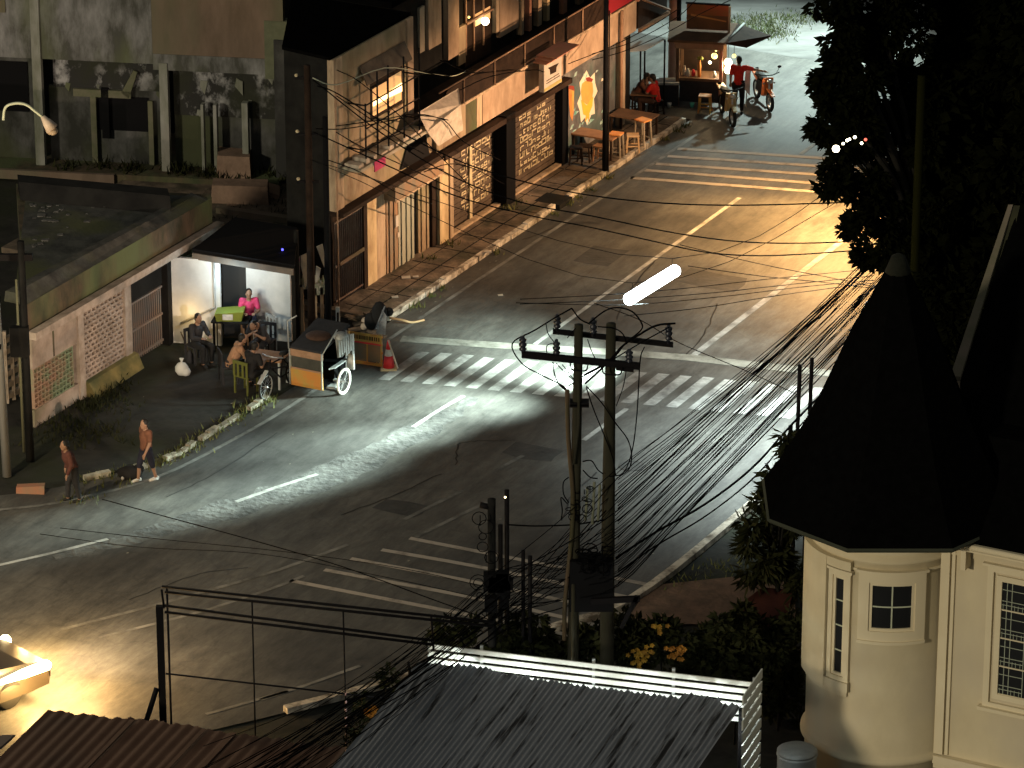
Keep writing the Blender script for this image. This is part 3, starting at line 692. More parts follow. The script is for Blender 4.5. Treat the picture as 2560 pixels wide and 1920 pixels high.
op('ledge', B1L, (-9.75, BV, 2.22), (-1.35, BV + .22, 2.40))
op('upper_wall', B1W, (-9.62, BV - .2, 1.42), (-7.72, BV, 2.22)); 
op('wall_joint', MOSS, (-8.75, BV - .001, 1.44), (-8.70, BV + .012, 2.2))
def blocks(name, ma, s0, s1, z0, z1, nx, nz, t=.028, stag=False):
    q = MB(RT); w = (s1 - s0) / nx; h = (z1 - z0) / nz
    for i in range(nz + 1): q.box((s0, BV - .14, z0 + i * h - t / 2), (s1, BV - .02, z0 + i * h + t / 2))
    for j in range(nz):
        for i in range(nx + 1):
            s = s0 + (i + (.5 if stag and j % 2 else 0)) * w
            if s < s1 + .01: q.box((s - t / 2, BV - .135, z0 + j * h + t / 2), (s + t / 2, BV - .025, z0 + (j + 1) * h - t / 2))
    return q.build(name, ma, old)
blocks('breeze_block_screen', BLOCKG, -9.55, -7.9, .42, 1.40, 11, 8)
op('plinth', B1W, (-9.62, BV - .2, -.02), (-7.72, BV, .40))
op('pilaster', B1L, (-7.72, BV - .2, -.02), (-7.48, BV + .04, 2.22))
blocks('breeze_block_screen', BLOCK, -7.48, -5.66, .36, 2.18, 10, 15, .045, True)
q = MB(RT); q.hexa([(-7.48, BV, -.02), (-5.3, BV, -.02), (-5.3, BV + .28, -.02), (-7.48, BV + .34, -.02), (-7.48, BV, .36), (-5.3, BV, .36), (-5.3, BV + .12, .34), (-7.48, BV + .12, .34)]); q.build('plinth', MOSSY_Y, old)
op('pilaster', B1L, (-5.66, BV - .2, -.02), (-5.38, BV + .03, 2.22))
op('dark_panel', NEARBLK, (-5.38, BV - .3, 1.55), (-3.78, BV - .1, 2.22))
q = MB(RT)
for k in range(17): q.bar((-5.34 + k * .093, BV - .12, .02), (-5.34 + k * .093, BV - .12, 1.5), .03)
for z in (.12, .8, 1.5): q.box((-5.36, BV - .14, z - .025), (-3.8, BV - .09, z + .025))
q.build('gate', mat('gate_bars', (.19, .13, .10), (.13, .14, .14), .7, 2), old)
op('pilaster', NEARBLK, (-3.78, BV - .2, -.02), (-3.55, BV + .06, 2.22))
blocks('breeze_block_screen', BLOCKG, -3.3, -2.5, 1.8, 2.2, 6, 3)
nb = thing('block_wall', 'short pale block wall with square holes at the left frame edge behind the black pole', 'wall', G(40, 1000))
q = MB(); a = G(18, 1010); b = G(66, 985)
for k in range(6):
    z = .1 + k * .28
    q.slab([a + Vector((0, 0, z)), b + Vector((0, 0, z)), b + Vector((0, 0, z + .13)), a + Vector((0, 0, z + .13))], (-.05, .12, 0))
for t in (0, .35, .7, 1):
    p = a.lerp(b, t) + Vector((0, .02, 0)); q.box((p.x - .04, p.y, 0), (p.x + .04, p.y + .1, 1.8))
q.build('blocks', B1L, nb)

# ------------------------------------------------------------------ DERELICT BUILDING at the back left
dl = thing('derelict_building', 'derelict roofless concrete building with thin columns and peeling walls behind the low building', 'building', (-11, 112, 0))
TD = lambda p: Vector((-9 + p[0] + .15 * p[1], 111 - .15 * p[0] + p[1], p[2]))
def dbox(name, ma, a, b): return pbox(name, ma, a, b, dl, TD)
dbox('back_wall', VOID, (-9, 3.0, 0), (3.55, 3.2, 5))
dbox('upper_band', DEREL, (-9, 0, 3.25), (-.5, .25, 6.2))
dbox('upper_band', DERELB, (-.49, -.03, 3.55), (3.0, .25, 6.2))
dbox('upper_band', DERELB, (-9, -.04, 4.5), (-4.4, -.005, 6.2))
dbox('lower_band', DEREL, (-.49, -.02, 3.1), (3.0, .25, 3.54))
for x, w, ma, z1 in ((-3.62, .24, DERELC, 6.2), (-.22, .22, DERELC, 3.3), (.79, .07, DERELC, 2.2), (1.13, .09, DERELC, 2.2), (1.93, .16, DERELC, 2.3), (3.05, .08, DERELC, 3.2)):
    dbox('column', ma, (x - w / 2, -.06, .2), (x + w / 2, .16, z1))
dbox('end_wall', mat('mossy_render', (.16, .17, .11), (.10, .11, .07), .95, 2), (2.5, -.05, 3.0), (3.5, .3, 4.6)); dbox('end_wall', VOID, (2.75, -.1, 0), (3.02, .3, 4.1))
dbox('floor_slab', MOSS, (-9, -.5, 0), (2.9, 3, .28)); dbox('floor_edge', DERELB, (-9, -.62, .05), (-1.5, -.5, .3))
random.seed(17)
q = MB(TD)
for k in range(12):       # hanging sheets of broken plaster
    x = ru(.3, 2.9); z = ru(1.9, 3.1); s = ru(.06, .24)
    q.slab([(x, .3 + .01 * k, z), (x + s * ru(.5, 1.2), .3 + .01 * k, z - s * ru(0, .5)), (x + s * ru(.2, .9), .3 + .01 * k, z - s * ru(1, 2.6)), (x - s * .2, .3 + .01 * k, z - s)], (0, .03, 0))
q.build('broken_plaster', DERELC, dl)
q = MB(TD)
for k in range(7):
    x = ru(-3.3, -.3); z = ru(2.3, 3.2); s = ru(.05, .14)
    q.slab([(x, .4 + .01 * k, z), (x + s, .4 + .01 * k, z - s * ru(0, .5)), (x + s * .6, .4 + .01 * k, z - s * 2), (x - s * .2, .4 + .01 * k, z - s)], (0, .03, 0))
q.build('broken_plaster', DEREL, dl)
q = MB(TD); q.box((-2.75, .30, 2.15), (-1.2, .40, 2.35)); q.slab([(-1.25, .3, 2.15), (-1.0, .3, 2.9), (-1.1, .3, 2.95), (-1.45, .3, 2.3)], (0, .08, 0)); q.box((-2.3, .31, .3), (-2.15, .40, 2.15)); q.box((-.75, .31, .3), (-.62, .40, 2.1)); q.build('broken_beam', mat('mossy_beam', (.10, .11, .06), (.15, .14, .10), .95, 3), dl)
PEEL = mat('peeling_paint', (0.028, 0.028, 0.027), (0.34, 0.34, 0.35), 0.95, 1.9, (1, 1, 0.75), 0.5, contrast=(0.50, 0.62), detail=13, col3=(0.03, 0.032, 0.022), scale3=0.8)
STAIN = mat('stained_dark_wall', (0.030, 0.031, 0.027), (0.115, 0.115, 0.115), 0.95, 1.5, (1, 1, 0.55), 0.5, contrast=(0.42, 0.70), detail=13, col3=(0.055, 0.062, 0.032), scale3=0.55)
dbox('inner_panel', PEEL, (-.05, .35, 1.75), (2.95, .42, 3.2)); dbox('inner_panel', PEEL, (-3.3, .42, 2.35), (-.4, .5, 3.3))
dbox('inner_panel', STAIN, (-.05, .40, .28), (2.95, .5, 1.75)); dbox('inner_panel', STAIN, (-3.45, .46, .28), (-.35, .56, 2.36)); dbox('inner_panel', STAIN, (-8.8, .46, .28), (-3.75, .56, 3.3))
dbox('inner_opening', BLACK, (-2.25, .42, 1.2), (-.75, .455, 2.15)); dbox('inner_opening', BLACK, (-6.2, .42, 1.6), (-4.0, .455, 3.0))
dbox('dark_post', BLACK, (-2.0, .3, 1.0), (-1.80, .41, 2.4))
random.seed(8)
for k, (px, py, sx, sy, sz, lab) in enumerate(((585, 470, .95, .8, .9, 'tall brown concrete block standing behind the mossy roof'), (600, 520, 1.55, .6, .62, 'long brown concrete block in front of the tall brown block'), (665, 505, .8, .7, .42, 'tilted brown slab lying right of the tall brown block'))):
    p = G(px, py); t = thing('concrete_block', lab, 'concrete block', p); q = MB()
    q.hexa([(p.x - sx / 2, p.y, 0), (p.x + sx / 2, p.y - .15, 0), (p.x + sx / 2, p.y + sy, 0), (p.x - sx / 2, p.y + sy, 0), (p.x - sx / 2 + .05, p.y + .03, sz), (p.x + sx / 2 - .04, p.y - .1, sz * (1 if k < 2 else .5)), (p.x + sx / 2 - .06, p.y + sy, sz * (.95 if k < 2 else .5)), (p.x - sx / 2 + .05, p.y + sy, sz)])
    q.build('block', BROWN, t)
    q = MB(); q.ball((p.x - .2, p.y - .1, 0), (.5, .3, .15), 8); q.build('rubble', BROWN, t)
q = MB(); a, b = G(540, 545, .0), G(745, 575, 0); q.slab([a, b, b + Vector((0, 0, .28)), a + Vector((0, 0, .28))], (.02, .25, 0))
tag(q.build('low_wall', DERELB), 'low brown wall running behind the black kiosk roof', 'wall')

random.seed(91)
tag(weeds('ruin_weeds', [(TD((ru(-3.4, 3), ru(-.3, .2), .28)), .16) for k in range(16)] + [(G(ru(480, 730), ru(480, 560)), .2) for k in range(10)], 30, .3, .3, LEAF2), label='dark weeds growing along the foot of the derelict building')
# ------------------------------------------------------------------ KIOSK
ki = thing('kiosk', 'small roadside kiosk with a black flat roof and white inner walls lit from inside', 'kiosk', (-6.4, 99.5, 0))
q = MB(); P = [(-7.66, 99.2, 2.32), (-5.17, 98.1, 2.32), (-5.22, 100.6, 2.36), (-6.78, 101.35, 2.36)]
q.slab(P, (0, 0, .10)); q.build('roof', BLACK, ki)
q = MB(); q.slab([(-7.66, 99.18, 2.18), (-5.19, 98.08, 2.18), (-5.19, 98.08, 2.335), (-7.66, 99.18, 2.335)], (-.02, -.04, 0)); q.build('fascia', mat('brown_fascia', (.17, .13, .10), (.10, .09, .08), .9, 2), ki)
q = MB(); q.slab([(-8.2, 99.2, 0), (-7.02, 98.98, 0), (-7.02, 98.98, 2.2), (-8.2, 99.2, 2.2)], (.02, .1, 0)); q.build('side_wall', KWALL, ki)
q = MB(); q.slab([(-7.0, 99.6, 0), (-6.4, 99.5, 0), (-6.4, 99.5, 2.3), (-7.0, 99.6, 2.3)], (.02, .1, 0)); q.build('doorway', VOID, ki)
q = MB(); q.slab([(-6.42, 99.45, 0), (-5.35, 99.25, 0), (-5.35, 99.25, 2.3), (-6.42, 99.45, 2.3)], (.02, .1, 0)); q.build('back_wall', KWALL, ki)
q = MB(); q.tube([(-7.16, 98.98, 2.2), (-7.16, 98.98, 1.0), (-8.0, 99.1, .55)], .025, 6); q.build('conduit', GREYP, ki)
for x, y in ((-5.22, 98.25), (-7.6, 99.25)):
    q = MB(); q.box((x - .04, y, 0), (x + .04, y + .08, 2.3)); q.build('post', NEARBLK, ki)
q = MB(); q.tube([(-6.55, 98.85, 2.2), (-5.95, 98.6, 2.2)], .02, 8); q.build('tube_lamp', TUBEL, ki)
lamp('POINT', (-6.75, 98.35, 1.95), 46, (.66, .90, 1.0), ki, radius=.2)
lamp('POINT', (-7.85, 98.75, .85), 9, (1, .62, .22), ki, radius=.1)
q = MB(); p = atY(706, 624, 99.0); q.ball(p, .03, 8); q.build('indicator_light', BLUEL, ki)
sv = G(760, 842)
sh = thing('display_stand', 'cream legged display stand with hanging cream curtains beside the kiosk posts', 'stand', (sv.x, sv.y, 0))
for px in (757, 790, 806):
    q = MB(); p = atY(px, 840, 99.9); q.box((p.x - .035, 99.9, 0), (p.x + .035, 99.97, 1.15)); q.build('leg', PLAST_L, sh)
q = MB(); q.box((-5.1, 99.95, 1.1), (-4.5, 100.4, 1.16)); q.build('shelf', GREYP, sh)
def cur(a, name='curtain', ma=None):
    q = MB(); P = [atY(*p, 99.9) for p in a]; q.slab(P, (0, .03, 0)); q.build(name, ma or TARP, sh)
cur(((752, 640), (769, 632), (769, 705), (764, 720), (752, 665))); cur(((791, 617), (806, 610), (816, 660), (815, 680), (805, 655))); cur(((790, 665), (802, 672), (797, 700), (788, 708)), ma=SIGNW)
cur(((735, 660), (750, 640), (750, 700), (735, 690)), 'goods', mat('mixed_goods', (.32, .10, .16), (.25, .32, .2), .8, 9)); cur(((770, 715), (818, 705), (815, 735), (770, 742)), 'goods', mat('mixed_goods_pale', (.5, .45, .38), (.2, .25, .16), .8, 12))
q = MB(); random.seed(2)
for k in range(8): p = atY(738 + k * 10, 742, 100.1); q.lathe([(.03, 1.16), (.035, 1.3), (.015, 1.36), (.015, 1.40)], (p.x, 100.1, 0), 8)
q.build('bottle_group', mat('bottle_mix', (.35, .3, .22), (.12, .2, .12), .3, 9), sh)
cur(((704, 655), (722, 648), (722, 700), (704, 705)), 'poster', mat('poster', (.35, .10, .18), (.30, .36, .22), .8, 7))

# ------------------------------------------------------------------ poles on the left side
def pole(name, label, cat, base, h, r, ma, top=None, n=10, group=None):
    t = thing(name, label, cat, base, group=group)
    q = MB(); q.tube([Vector(base), Vector(base) + Vector((0, 0, h * .5)), Vector(base) + Vector((0, 0, h))], [r, r * .9, (top or r * .8)], n); q.build('shaft', ma, t)
    return t
pk = pole('utility_pole', 'tall thin dark pole between the kiosk and the tall end of the shop building', 'pole', G(780, 846), 6.95, .10, DARKB)
q = MB(); b = G(780, 846)
for z in (4.0, 5.2, 6.6): q.box((b.x - .3, b.y - .03, z), (b.x + .25, b.y + .03, z + .06))
q.build('bracket', STEELB, pk)
for k, z in enumerate((4.1, 5.3, 6.7)): q = MB(); q.ball((b.x - .26, b.y, z), .045, 8); q.build('insulator', GRAF, pk)
pole('utility_pole', 'dark pole standing right against the iron gate of the shop building', 'pole', G(822, 850), 5.7, .085, BLACK)
pole('post', 'short black post at the right front corner of the kiosk', 'post', G(745, 842), 2.75, .075, NEARBLK)
pole('post', 'thin rusty pipe rising along the left edge of the shop building', 'post', R(-.12, -50.15, .13), 5.6, .02, WOODP)
gb = Vector((-11.36, 91.0, 0))
gl = thing('street_lamp', 'grey street lamp pole with a curved arm at the left frame edge, its lamp unlit', 'street lamp', gb)
q = MB(); q.tube([gb, gb + Vector((-.06, 0, 4)), gb + Vector((-.10, 0, 8.4))], [.105, .095, .06], 10); q.build('shaft', POLEG, gl)
ty = 91.0; A = [atY(8, 300, ty), atY(14, 268, ty), atY(40, 258, ty), atY(66, 262, ty), atY(88, 278, ty), atY(106, 292, ty)]
q = MB(); q.tube(smooth(A, 4), .03, 8); q.build('arm', TGREEN, gl)
q = MB(); a, b = atY(106, 291, ty), atY(130, 322, ty); c = (a + b) / 2
q.tube([a, a.lerp(b, .35), a.lerp(b, .42), b], [.05, .085, .10, .15], 12); q.build('lamp_head', LAMPC, gl)
q = MB(); q.ball(b + Vector((.0, 0, -.05)), (.13, .13, .09), 12); q.build('lens', PLAST_L, gl)
q = MB()
for z in (3.1, 4.2): q.tube([gb + Vector((-.07, 0, z)), gb + Vector((-.07, 0, z + .12))], .115, 10)
q.build('band', STEELB, gl)
pb = pole('utility_pole', 'black pole in front of the left end of the low building', 'pole', G(76, 1152), 5.3, .10, NEARBLK)
q = MB(); b = G(76, 1152); q.box((b.x - .9, b.y - .05, 4.85), (b.x + .25, b.y + .05, 5.0)); q.build('crossarm', STEELB, pb)
q = MB(); q.box((b.x - .32, b.y - .2, 2.6), (b.x + .1, b.y, 3.3)); q.build('meter_box', NEARBLK, pb)
pole('post', 'thin greenish pipe fixed beside the black pole at the left', 'post', G(60, 1130), 4.2, .035, mat('green_pipe', (.12, .12, .07)))
t = pole('utility_pole', 'dark slender pole rising in front of the mural on the pavement', 'pole', G(1512, 428, .1), 6.5, .075, BLACK)
q = MB(); b = G(1512, 428, .1); q.tube([b + Vector((.09, -.03, 0)), b + Vector((.09, -.03, 4.5))], .018, 6); q.build('conduit', DARKB, t)
t = pole('utility_pole', 'two tone concrete pole behind the food stall', 'pole', Vector((4.55, 119.2, 0)), 8, .12, PINKP)
q = MB(); q.tube([(4.70, 119.25, 0), (4.70, 119.25, 8)], .09, 8); q.build('conduit', BLACK, t)

# ------------------------------------------------------------------ HOUSE with round turret (lower right)
TC = Vector((7.2, 76.9, 0)); TR = 1.5
ho = thing('turret_house', 'cream stucco house with a round corner turret under a black conical roof', 'house', TC)
def arc(q, r0, r1, a0, a1, z0, z1, n=14):
    """curved block; angles in degrees from the camera-facing front, positive to the right"""
    vs = []
    for i in range(n + 1):
        a = rad(a0 + (a1 - a0) * i / n)
        for r, z in ((r0, z0), (r1, z0), (r1, z1), (r0, z1)):
            vs.append((TC.x + r * math.sin(a), TC.y - r * math.cos(a), z))
    fs = [(4 * i + k, 4 * i + (k + 1) % 4, 4 * i + 4 + (k + 1) % 4, 4 * i + 4 + k) for i in range(n) for k in range(4)]
    fs += [(0, 3, 2, 1), (4 * n, 4 * n + 1, 4 * n + 2, 4 * n + 3)]
    return q.add(vs, fs)
tw = MB(); tw.lathe([(TR, 0), (TR, .62), (TR + .05, .64), (TR + .09, .70), (TR + .09, .76), (TR + .03, .80), (TR, .84), (TR, 4.86), (TR + .02, 4.87), (TR + .02, 4.93), (TR, 4.94), (TR, 5.45)], TC, 72)
tw = tw.build('turret_wall', CREAM, ho)
for p in tw.data.polygons: p.use_smooth = True
q = MB(); arc(q, TR - .1, TR + .035, -78, 85, 4.70, 4.74, 30); arc(q, TR - .1, TR + .05, -78, 85, 5.08, 5.42, 30); q.build('moulding', CREAM_T, ho)
def twin(name, a0, a1, z0, z1, fw, cols, rows, parent=None):
    f = MB(); rr = TR + .075
    fa = math.degrees(fw / TR)
    arc(f, TR - .05, rr, a0 - fa, a0, z0 - fw, z1 + fw); arc(f, TR - .05, rr, a1, a1 + fa, z0 - fw, z1 + fw)
    arc(f, TR - .05, rr, a0, a1, z1, z1 + fw); arc(f, TR - .05, rr, a0, a1, z0 - fw, z0)
    arc(f, TR - .05, rr + .035, a0 - fa - 1.5, a1 + fa + 1.5, z1 + fw, z1 + fw + .05); arc(f, TR - .05, rr + .03, a0 - fa, a1 + fa, z0 - fw - .06, z0 - fw)
    o = f.build(name, CREAM_T, ho)
    g = MB(); arc(g, TR - .06, TR + .012, a0, a1, z0, z1, 10); g.build('glass', GLASS, o)
    s = MB(); ia = 2.2
    arc(s, TR, TR + .045, a0, a0 + ia, z0, z1, 2); arc(s, TR, TR + .045, a1 - ia, a1, z0, z1, 2); arc(s, TR, TR + .045, a0 + ia, a1 - ia, z0, z0 + .06, 8); arc(s, TR, TR + .045, a0 + ia, a1 - ia, z1 - .06, z1, 8)
    s.build('sash', CREAM_T, o)
    b = MB()
    for k in range(1, cols): c = a0 + (a1 - a0) * k / cols; arc(b, TR, TR + .03, c - .5, c + .5, z0 + .06, z1 - .06, 2)
    for k in range(1, rows): zz = z0 + (z1 - z0) * k / rows; arc(b, TR, TR + .028, a0 + ia, a1 - ia, zz - .012, zz + .012, 8)
    b.build('glazing_bar', TGREEN, o)
    return o
twin('window', -17.5, 15, 3.50, 4.50, .20, 2, 2)
tall = twin('window', -46, -35, 2.42, 4.50, .10, 1, 4)
q = MB()      # heavy bay surround that swells out around the tall window
arc(q, TR - .05, TR + .13, -84, -50.5, 2.30, 4.86, 12); arc(q, TR - .05, TR + .12, -50.5, -30.5, 2.14, 2.33, 8); arc(q, TR - .05, TR + .125, -84, -50.5, 2.14, 2.295, 10); arc(q, TR - .05, TR + .06, -80, -32, 2.02, 2.135, 12); arc(q, TR - .05, TR + .12, -50.5, -30.5, 4.68, 4.86, 8)
q.build('bay_surround', CREAM, tall)
# conical roof, octagonal at the eave
def T8(p):
    d = Vector(p) - TC; c_, s_ = math.cos(rad(22.5)), math.sin(rad(22.5))
    return TC + Vector((d.x * c_ - d.y * s_, d.x * s_ + d.y * c_, d.z))
q = MB(T8); q.lathe([(2.55, 5.57), (2.50, 5.65), (2.19, 6.12), (1.80, 6.8), (1.42, 7.6), (1.12, 8.33), (.83, 9.02), (.20, 10.28)], TC, 8, False)
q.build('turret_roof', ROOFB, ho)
q = MB(); q.lathe([(.22, 10.15), (.25, 10.2), (.13, 10.5), (.04, 10.55)], TC, 14); q.build('roof_cap', mat('lead_cap', (.014, .015, .009), (.007, .008, .004), .9, 8), ho)
q = MB(T8); q.lathe([(2.36, 5.53), (2.54, 5.50), (2.59, 5.55), (2.54, 5.585), (2.36, 5.58)], TC, 8, False); q.build('gutter', GUTTER, ho)
q = MB(T8); q.lathe([(1.5, 5.40), (2.34, 5.50), (2.34, 5.56), (1.5, 5.55)], TC, 8, False); q.build('soffit', GUTTER, ho)
for a in (-48, -22, 4, 30): q = MB(); arc(q, 1.5, 2.05, a - 2, a + 2, 5.33, 5.44, 2); q.build('bracket', CREAM_T, ho)
# main wall with leaded window: lies across the road direction
WS = -17.0
RS = lambda p: R(WS + p[1], p[0], p[2])      # (v, depth from wall face, z)
v0 = -27.45
def hb(name, ma, a, b, parent=None): return pbox(name, ma, a, b, parent or ho, RS)
hb('main_wall', CREAM, (v0, 0, 0), (-20, 6, 5.45))
hb('pilaster', CREAM_T, (v0 - .06, -.07, .8), (v0 + .12, 0, 5.2)); hb('pilaster', CREAM_T, (v0 + .16, -.05, .8), (v0 + .22, 0, 5.2))
hb('moulding', CREAM_T, (v0 - .05, -.14, .62), (-20, -.002, .78)); hb('moulding', CREAM_T, (v0 - .05, -.09, .5), (-20, -.001, .6))
hb('moulding', CREAM, (v0 - .05, -.03, 5.0), (-20, -.001, 5.12))
hb('fascia', CREAM_T, (v0 - .18, -.42, 5.30), (-20, -.36, 5.47)); hb('soffit', CREAM, (v0 - .15, -.36, 5.40), (-20, -.002, 5.46))
q = MB(RS); q.tube([(v0 - .3, -.46, 5.42), (-20, -.46, 5.42)], .06, 8); q.build('gutter', CREAM_T, ho)
for v in (v0 + .42, v0 + 1.85): hb('bracket', CREAM_T, (v, -.30, 4.85), (v + .10, -.01, 5.3))
wv0, wz1 = Fs(2508, 1452, WS); _, wz0 = Fs(2505, 1735, WS)
wf = MB(RS); ww = 1.35; fw = .11
for a, b in (((wv0 - fw, wz0 - fw), (wv0, wz1 + fw)), ((wv0 + ww, wz0 - fw), (wv0 + ww + fw, wz1 + fw)), ((wv0, wz1), (wv0 + ww, wz1 + fw)), ((wv0, wz0 - fw), (wv0 + ww, wz0))):
    wf.box((a[0], -.05, a[1]), (b[0], .02, b[1]))
for a, b in (((wv0 - .29, wz0 - .29), (wv0 - .17, wz1 + .29)), ((wv0 - .17, wz1 + .17), (wv0 + 2, wz1 + .29)), ((wv0 - .17, wz0 - .29), (wv0 + 2, wz0 - .20))):
    wf.box((a[0], -.065, a[1]), (b[0], .02, b[1]))
wf.box((wv0 - .38, -.12, wz1 + .29), (wv0 + 2.1, 0, wz1 + .34)); wf.box((wv0 - .36, -.15, wz0 - .36), (wv0 + 2.1, 0, wz0 - .29))
wo = wf.build('window', CREAM_T, ho)
hb('glass', GLASS, (wv0, -.012, wz0), (wv0 + ww, .01, wz1), wo)
lb = MB(RS); hz = (wz1 - wz0) / 4
def lbar(a, b, z0, z1): lb.box((wv0 + a, -.024, wz0 + z0), (wv0 + b, -.013, wz0 + z1))
for r in range(4):
    z = r * hz
    for v in (.10, .20, .48, .9, 1.0): lbar(v - .006, v + .006, z, z + hz)
    for zz in (.12, .22, .5): lbar(.0, .48, z + zz * hz * 1.4, z + zz * hz * 1.4 + .011)
    for v in (.03, .26, .33, .42): lbar(v - .004, v + .004, z, z + .22 * hz)
lb.build('leading', LEAD, wo)
q = MB(RS)
for r in range(5): q.box((wv0, -.03, wz0 + r * hz - .012), (wv0 + ww, -.012, wz0 + r * hz + .012))
q.build('cross_bar', CREAM_T, wo)
# main roof with pale verge
Tt, Bb = atY(2528, 521, 81.5), atY(2388, 950, 78.6)
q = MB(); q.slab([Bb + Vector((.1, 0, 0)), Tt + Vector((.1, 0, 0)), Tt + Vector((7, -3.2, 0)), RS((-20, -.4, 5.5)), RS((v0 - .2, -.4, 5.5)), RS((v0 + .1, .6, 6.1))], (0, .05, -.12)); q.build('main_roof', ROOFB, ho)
q = MB(); q.hexa([Bb + Vector((-.10, 0, -.02)), Bb + Vector((.10, -.02, -.02)), Tt + Vector((.03, 0, -.02)), Tt + Vector((-.06, 0, -.02)), Bb + Vector((-.10, 0, .08)), Bb + Vector((.10, -.02, .08)), Tt + Vector((.03, 0, .08)), Tt + Vector((-.06, 0, .08))]); q.build('verge_board', mat('verge_paint', (.24, .19, .15), (.15, .14, .09), .85, 1.2), ho)
q = MB(); q.slab([Bb + Vector((.10, -.03, -.3)), Bb + Vector((.45, -.06, .0)), Tt + Vector((.16, -.03, 0)), Tt + Vector((.04, -.02, 0))], (.01, .03, .06)); q.build('verge_side', mat('verge_moss', (.05, .05, .025), (.028, .028, .018), .95, 3), ho)
q = MB(RS); q.box((v0 + .2, 1.2, 5.5), (-20, 5.8, 7.0)); q.build('gable_wall', ROOFB, ho)
dr = thing('water_drum', 'grey ribbed water drum standing at the foot of the turret', 'drum', G(1990, 1985))
p = G(1990, 1985); q = MB(); q.lathe([(.36, 0), (.38, .05), (.38, .4), (.40, .43), (.38, .46), (.38, .82), (.40, .86), (.38, .9)], p, 24); q.build('barrel', GREYP, dr)
q = MB(); q.lathe([(.39, .9), (.39, .94), (.3, .99), (.05, 1.0)], p, 24); q.build('lid', GREYP, dr)

# ------------------------------------------------------------------ TREES, SHRUBS
random.seed(31)
def tree(name, label, base, trunk, clumps, nl, L, W, ma, cat='tree', group=None, limbs=True):
    t = thing(name, label, cat, base, group=group)
    q = MB(); b = Vector(base); top = Vector(trunk[0]); r = trunk[1]
    q.tube([b, b.lerp(top, .5) + Vector((.1, .05, 0)), top], [r, r * .8, r * .6], 8)
    if limbs:
        for c, rr in clumps: q.tube([top - Vector((0, 0, .4)), (top + Vector(c)) / 2 + Vector((0, 0, .2)), Vector(c)], [r * .45, r * .3, r * .12], 6)
    q.build('trunk', BARK, t)
    q = MB()
    for c, rr in clumps: q.leaves(c, rr if isinstance(rr, (tuple, list)) else (rr, rr, rr * .85), int(nl * (rr if not isinstance(rr, (tuple, list)) else rr[0]) ** 2), L, W, .35, .35, 7)
    q.build('crown', ma, t); return t
YT = 91.0
def cl(px, py, rp, dy=0): p = atY(px, py, YT + dy); return ((p.x, p.y, p.z), rp / 112.0)
cA = [cl(2150, 70, 95, .6), cl(2128, 180, 105), cl(2120, 285, 110, -.3), cl(2150, 400, 105, .4), cl(2165, 490, 90), cl(2215, 585, 85, .3), cl(2230, 655, 45), cl(2105, 120, 62), cl(2078, 205, 58, .2), cl(2072, 300, 62), cl(2085, 350, 50), cl(2110, 440, 64), cl(2150, 560, 56), cl(2085, 30, 60), cl(2250, 120, 130, 1), cl(2250, 330, 140, 1), cl(2290, 500, 130, 1), cl(2180, -40, 130, .5)]
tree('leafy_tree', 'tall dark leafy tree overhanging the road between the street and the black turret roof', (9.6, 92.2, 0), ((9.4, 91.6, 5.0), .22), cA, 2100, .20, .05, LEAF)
cB = [cl(2400, 120, 190, 2), cl(2380, 330, 190, 2), cl(2520, 260, 200, 2), cl(2400, 540, 170, 1.5), cl(2540, 480, 180, 1), cl(2330, 690, 120, .5), cl(2460, 700, 150, 0), cl(2560, 90, 180, 2), cl(2560, 700, 140, 0)]
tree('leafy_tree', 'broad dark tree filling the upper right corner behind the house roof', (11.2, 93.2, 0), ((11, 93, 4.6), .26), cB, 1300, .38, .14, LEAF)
cC = [cl(2320, 810, 70, -8), cl(2400, 830, 75, -8), cl(2360, 900, 60, -8), cl(2300, 740, 60, -8)]
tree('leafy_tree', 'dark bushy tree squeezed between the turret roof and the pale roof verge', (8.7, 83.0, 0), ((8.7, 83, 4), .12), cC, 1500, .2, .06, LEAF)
# shrub beside the turret
Y1 = 80.2
def c1(px, py, rp, dy=0): p = atY(px, py, Y1 + dy); return ((p.x, p.y, p.z), rp / 126.0)
cD = [c1(1985, 1120, 42), c1(1955, 1190, 50), c1(1918, 1250, 55), c1(1890, 1320, 55), c1(1905, 1390, 58), c1(1960, 1330, 60, .3), c1(1975, 1430, 60), c1(1880, 1440, 40), c1(2010, 1470, 45), c1(2000, 1240, 50, .6)]
pb_ = G(1960, 1790)
tree('shrub', 'tall dark leafy shrub growing against the left side of the turret', (5.2, 80.2, 0), ((5.3, 80.2, 2.6), .06), cD, 1700, .30, .035, LEAF2, 'shrub')
# planting between the shed and the poles
Y2 = 77.6
def c2(px, py, rp, dy=0): p = atY(px, py, Y2 + dy); return ((p.x, p.y, p.z), rp / 123.0)
def hedge(label, cs, n=1500, L=.2, W=.05):
    base = Vector((sum(c[0][0] for c in cs) / len(cs), Y2, 0))
    t = thing('shrub', label, 'shrub', base); q = MB()
    for c, rr in cs: q.tube([(c[0], c[1], 0), (c[0] + .05, c[1], c[2])], [.03, .012], 5)
    q.build('stem', BARK, t); q = MB()
    for c, rr in cs: q.leaves(c, (rr * 1.1, rr * .8, rr), int(n * rr * rr), L, W, .2, .1, 6)
    q.build('foliage', LEAF2, t); return t
hedge('low dark shrub behind the left half of the lit slatted screen', [c2(1130, 1585, 45), c2(1200, 1600, 60), c2(1280, 1605, 66), c2(1350, 1620, 62), c2(1400, 1640, 50), c2(1330, 1570, 40)], 1900)
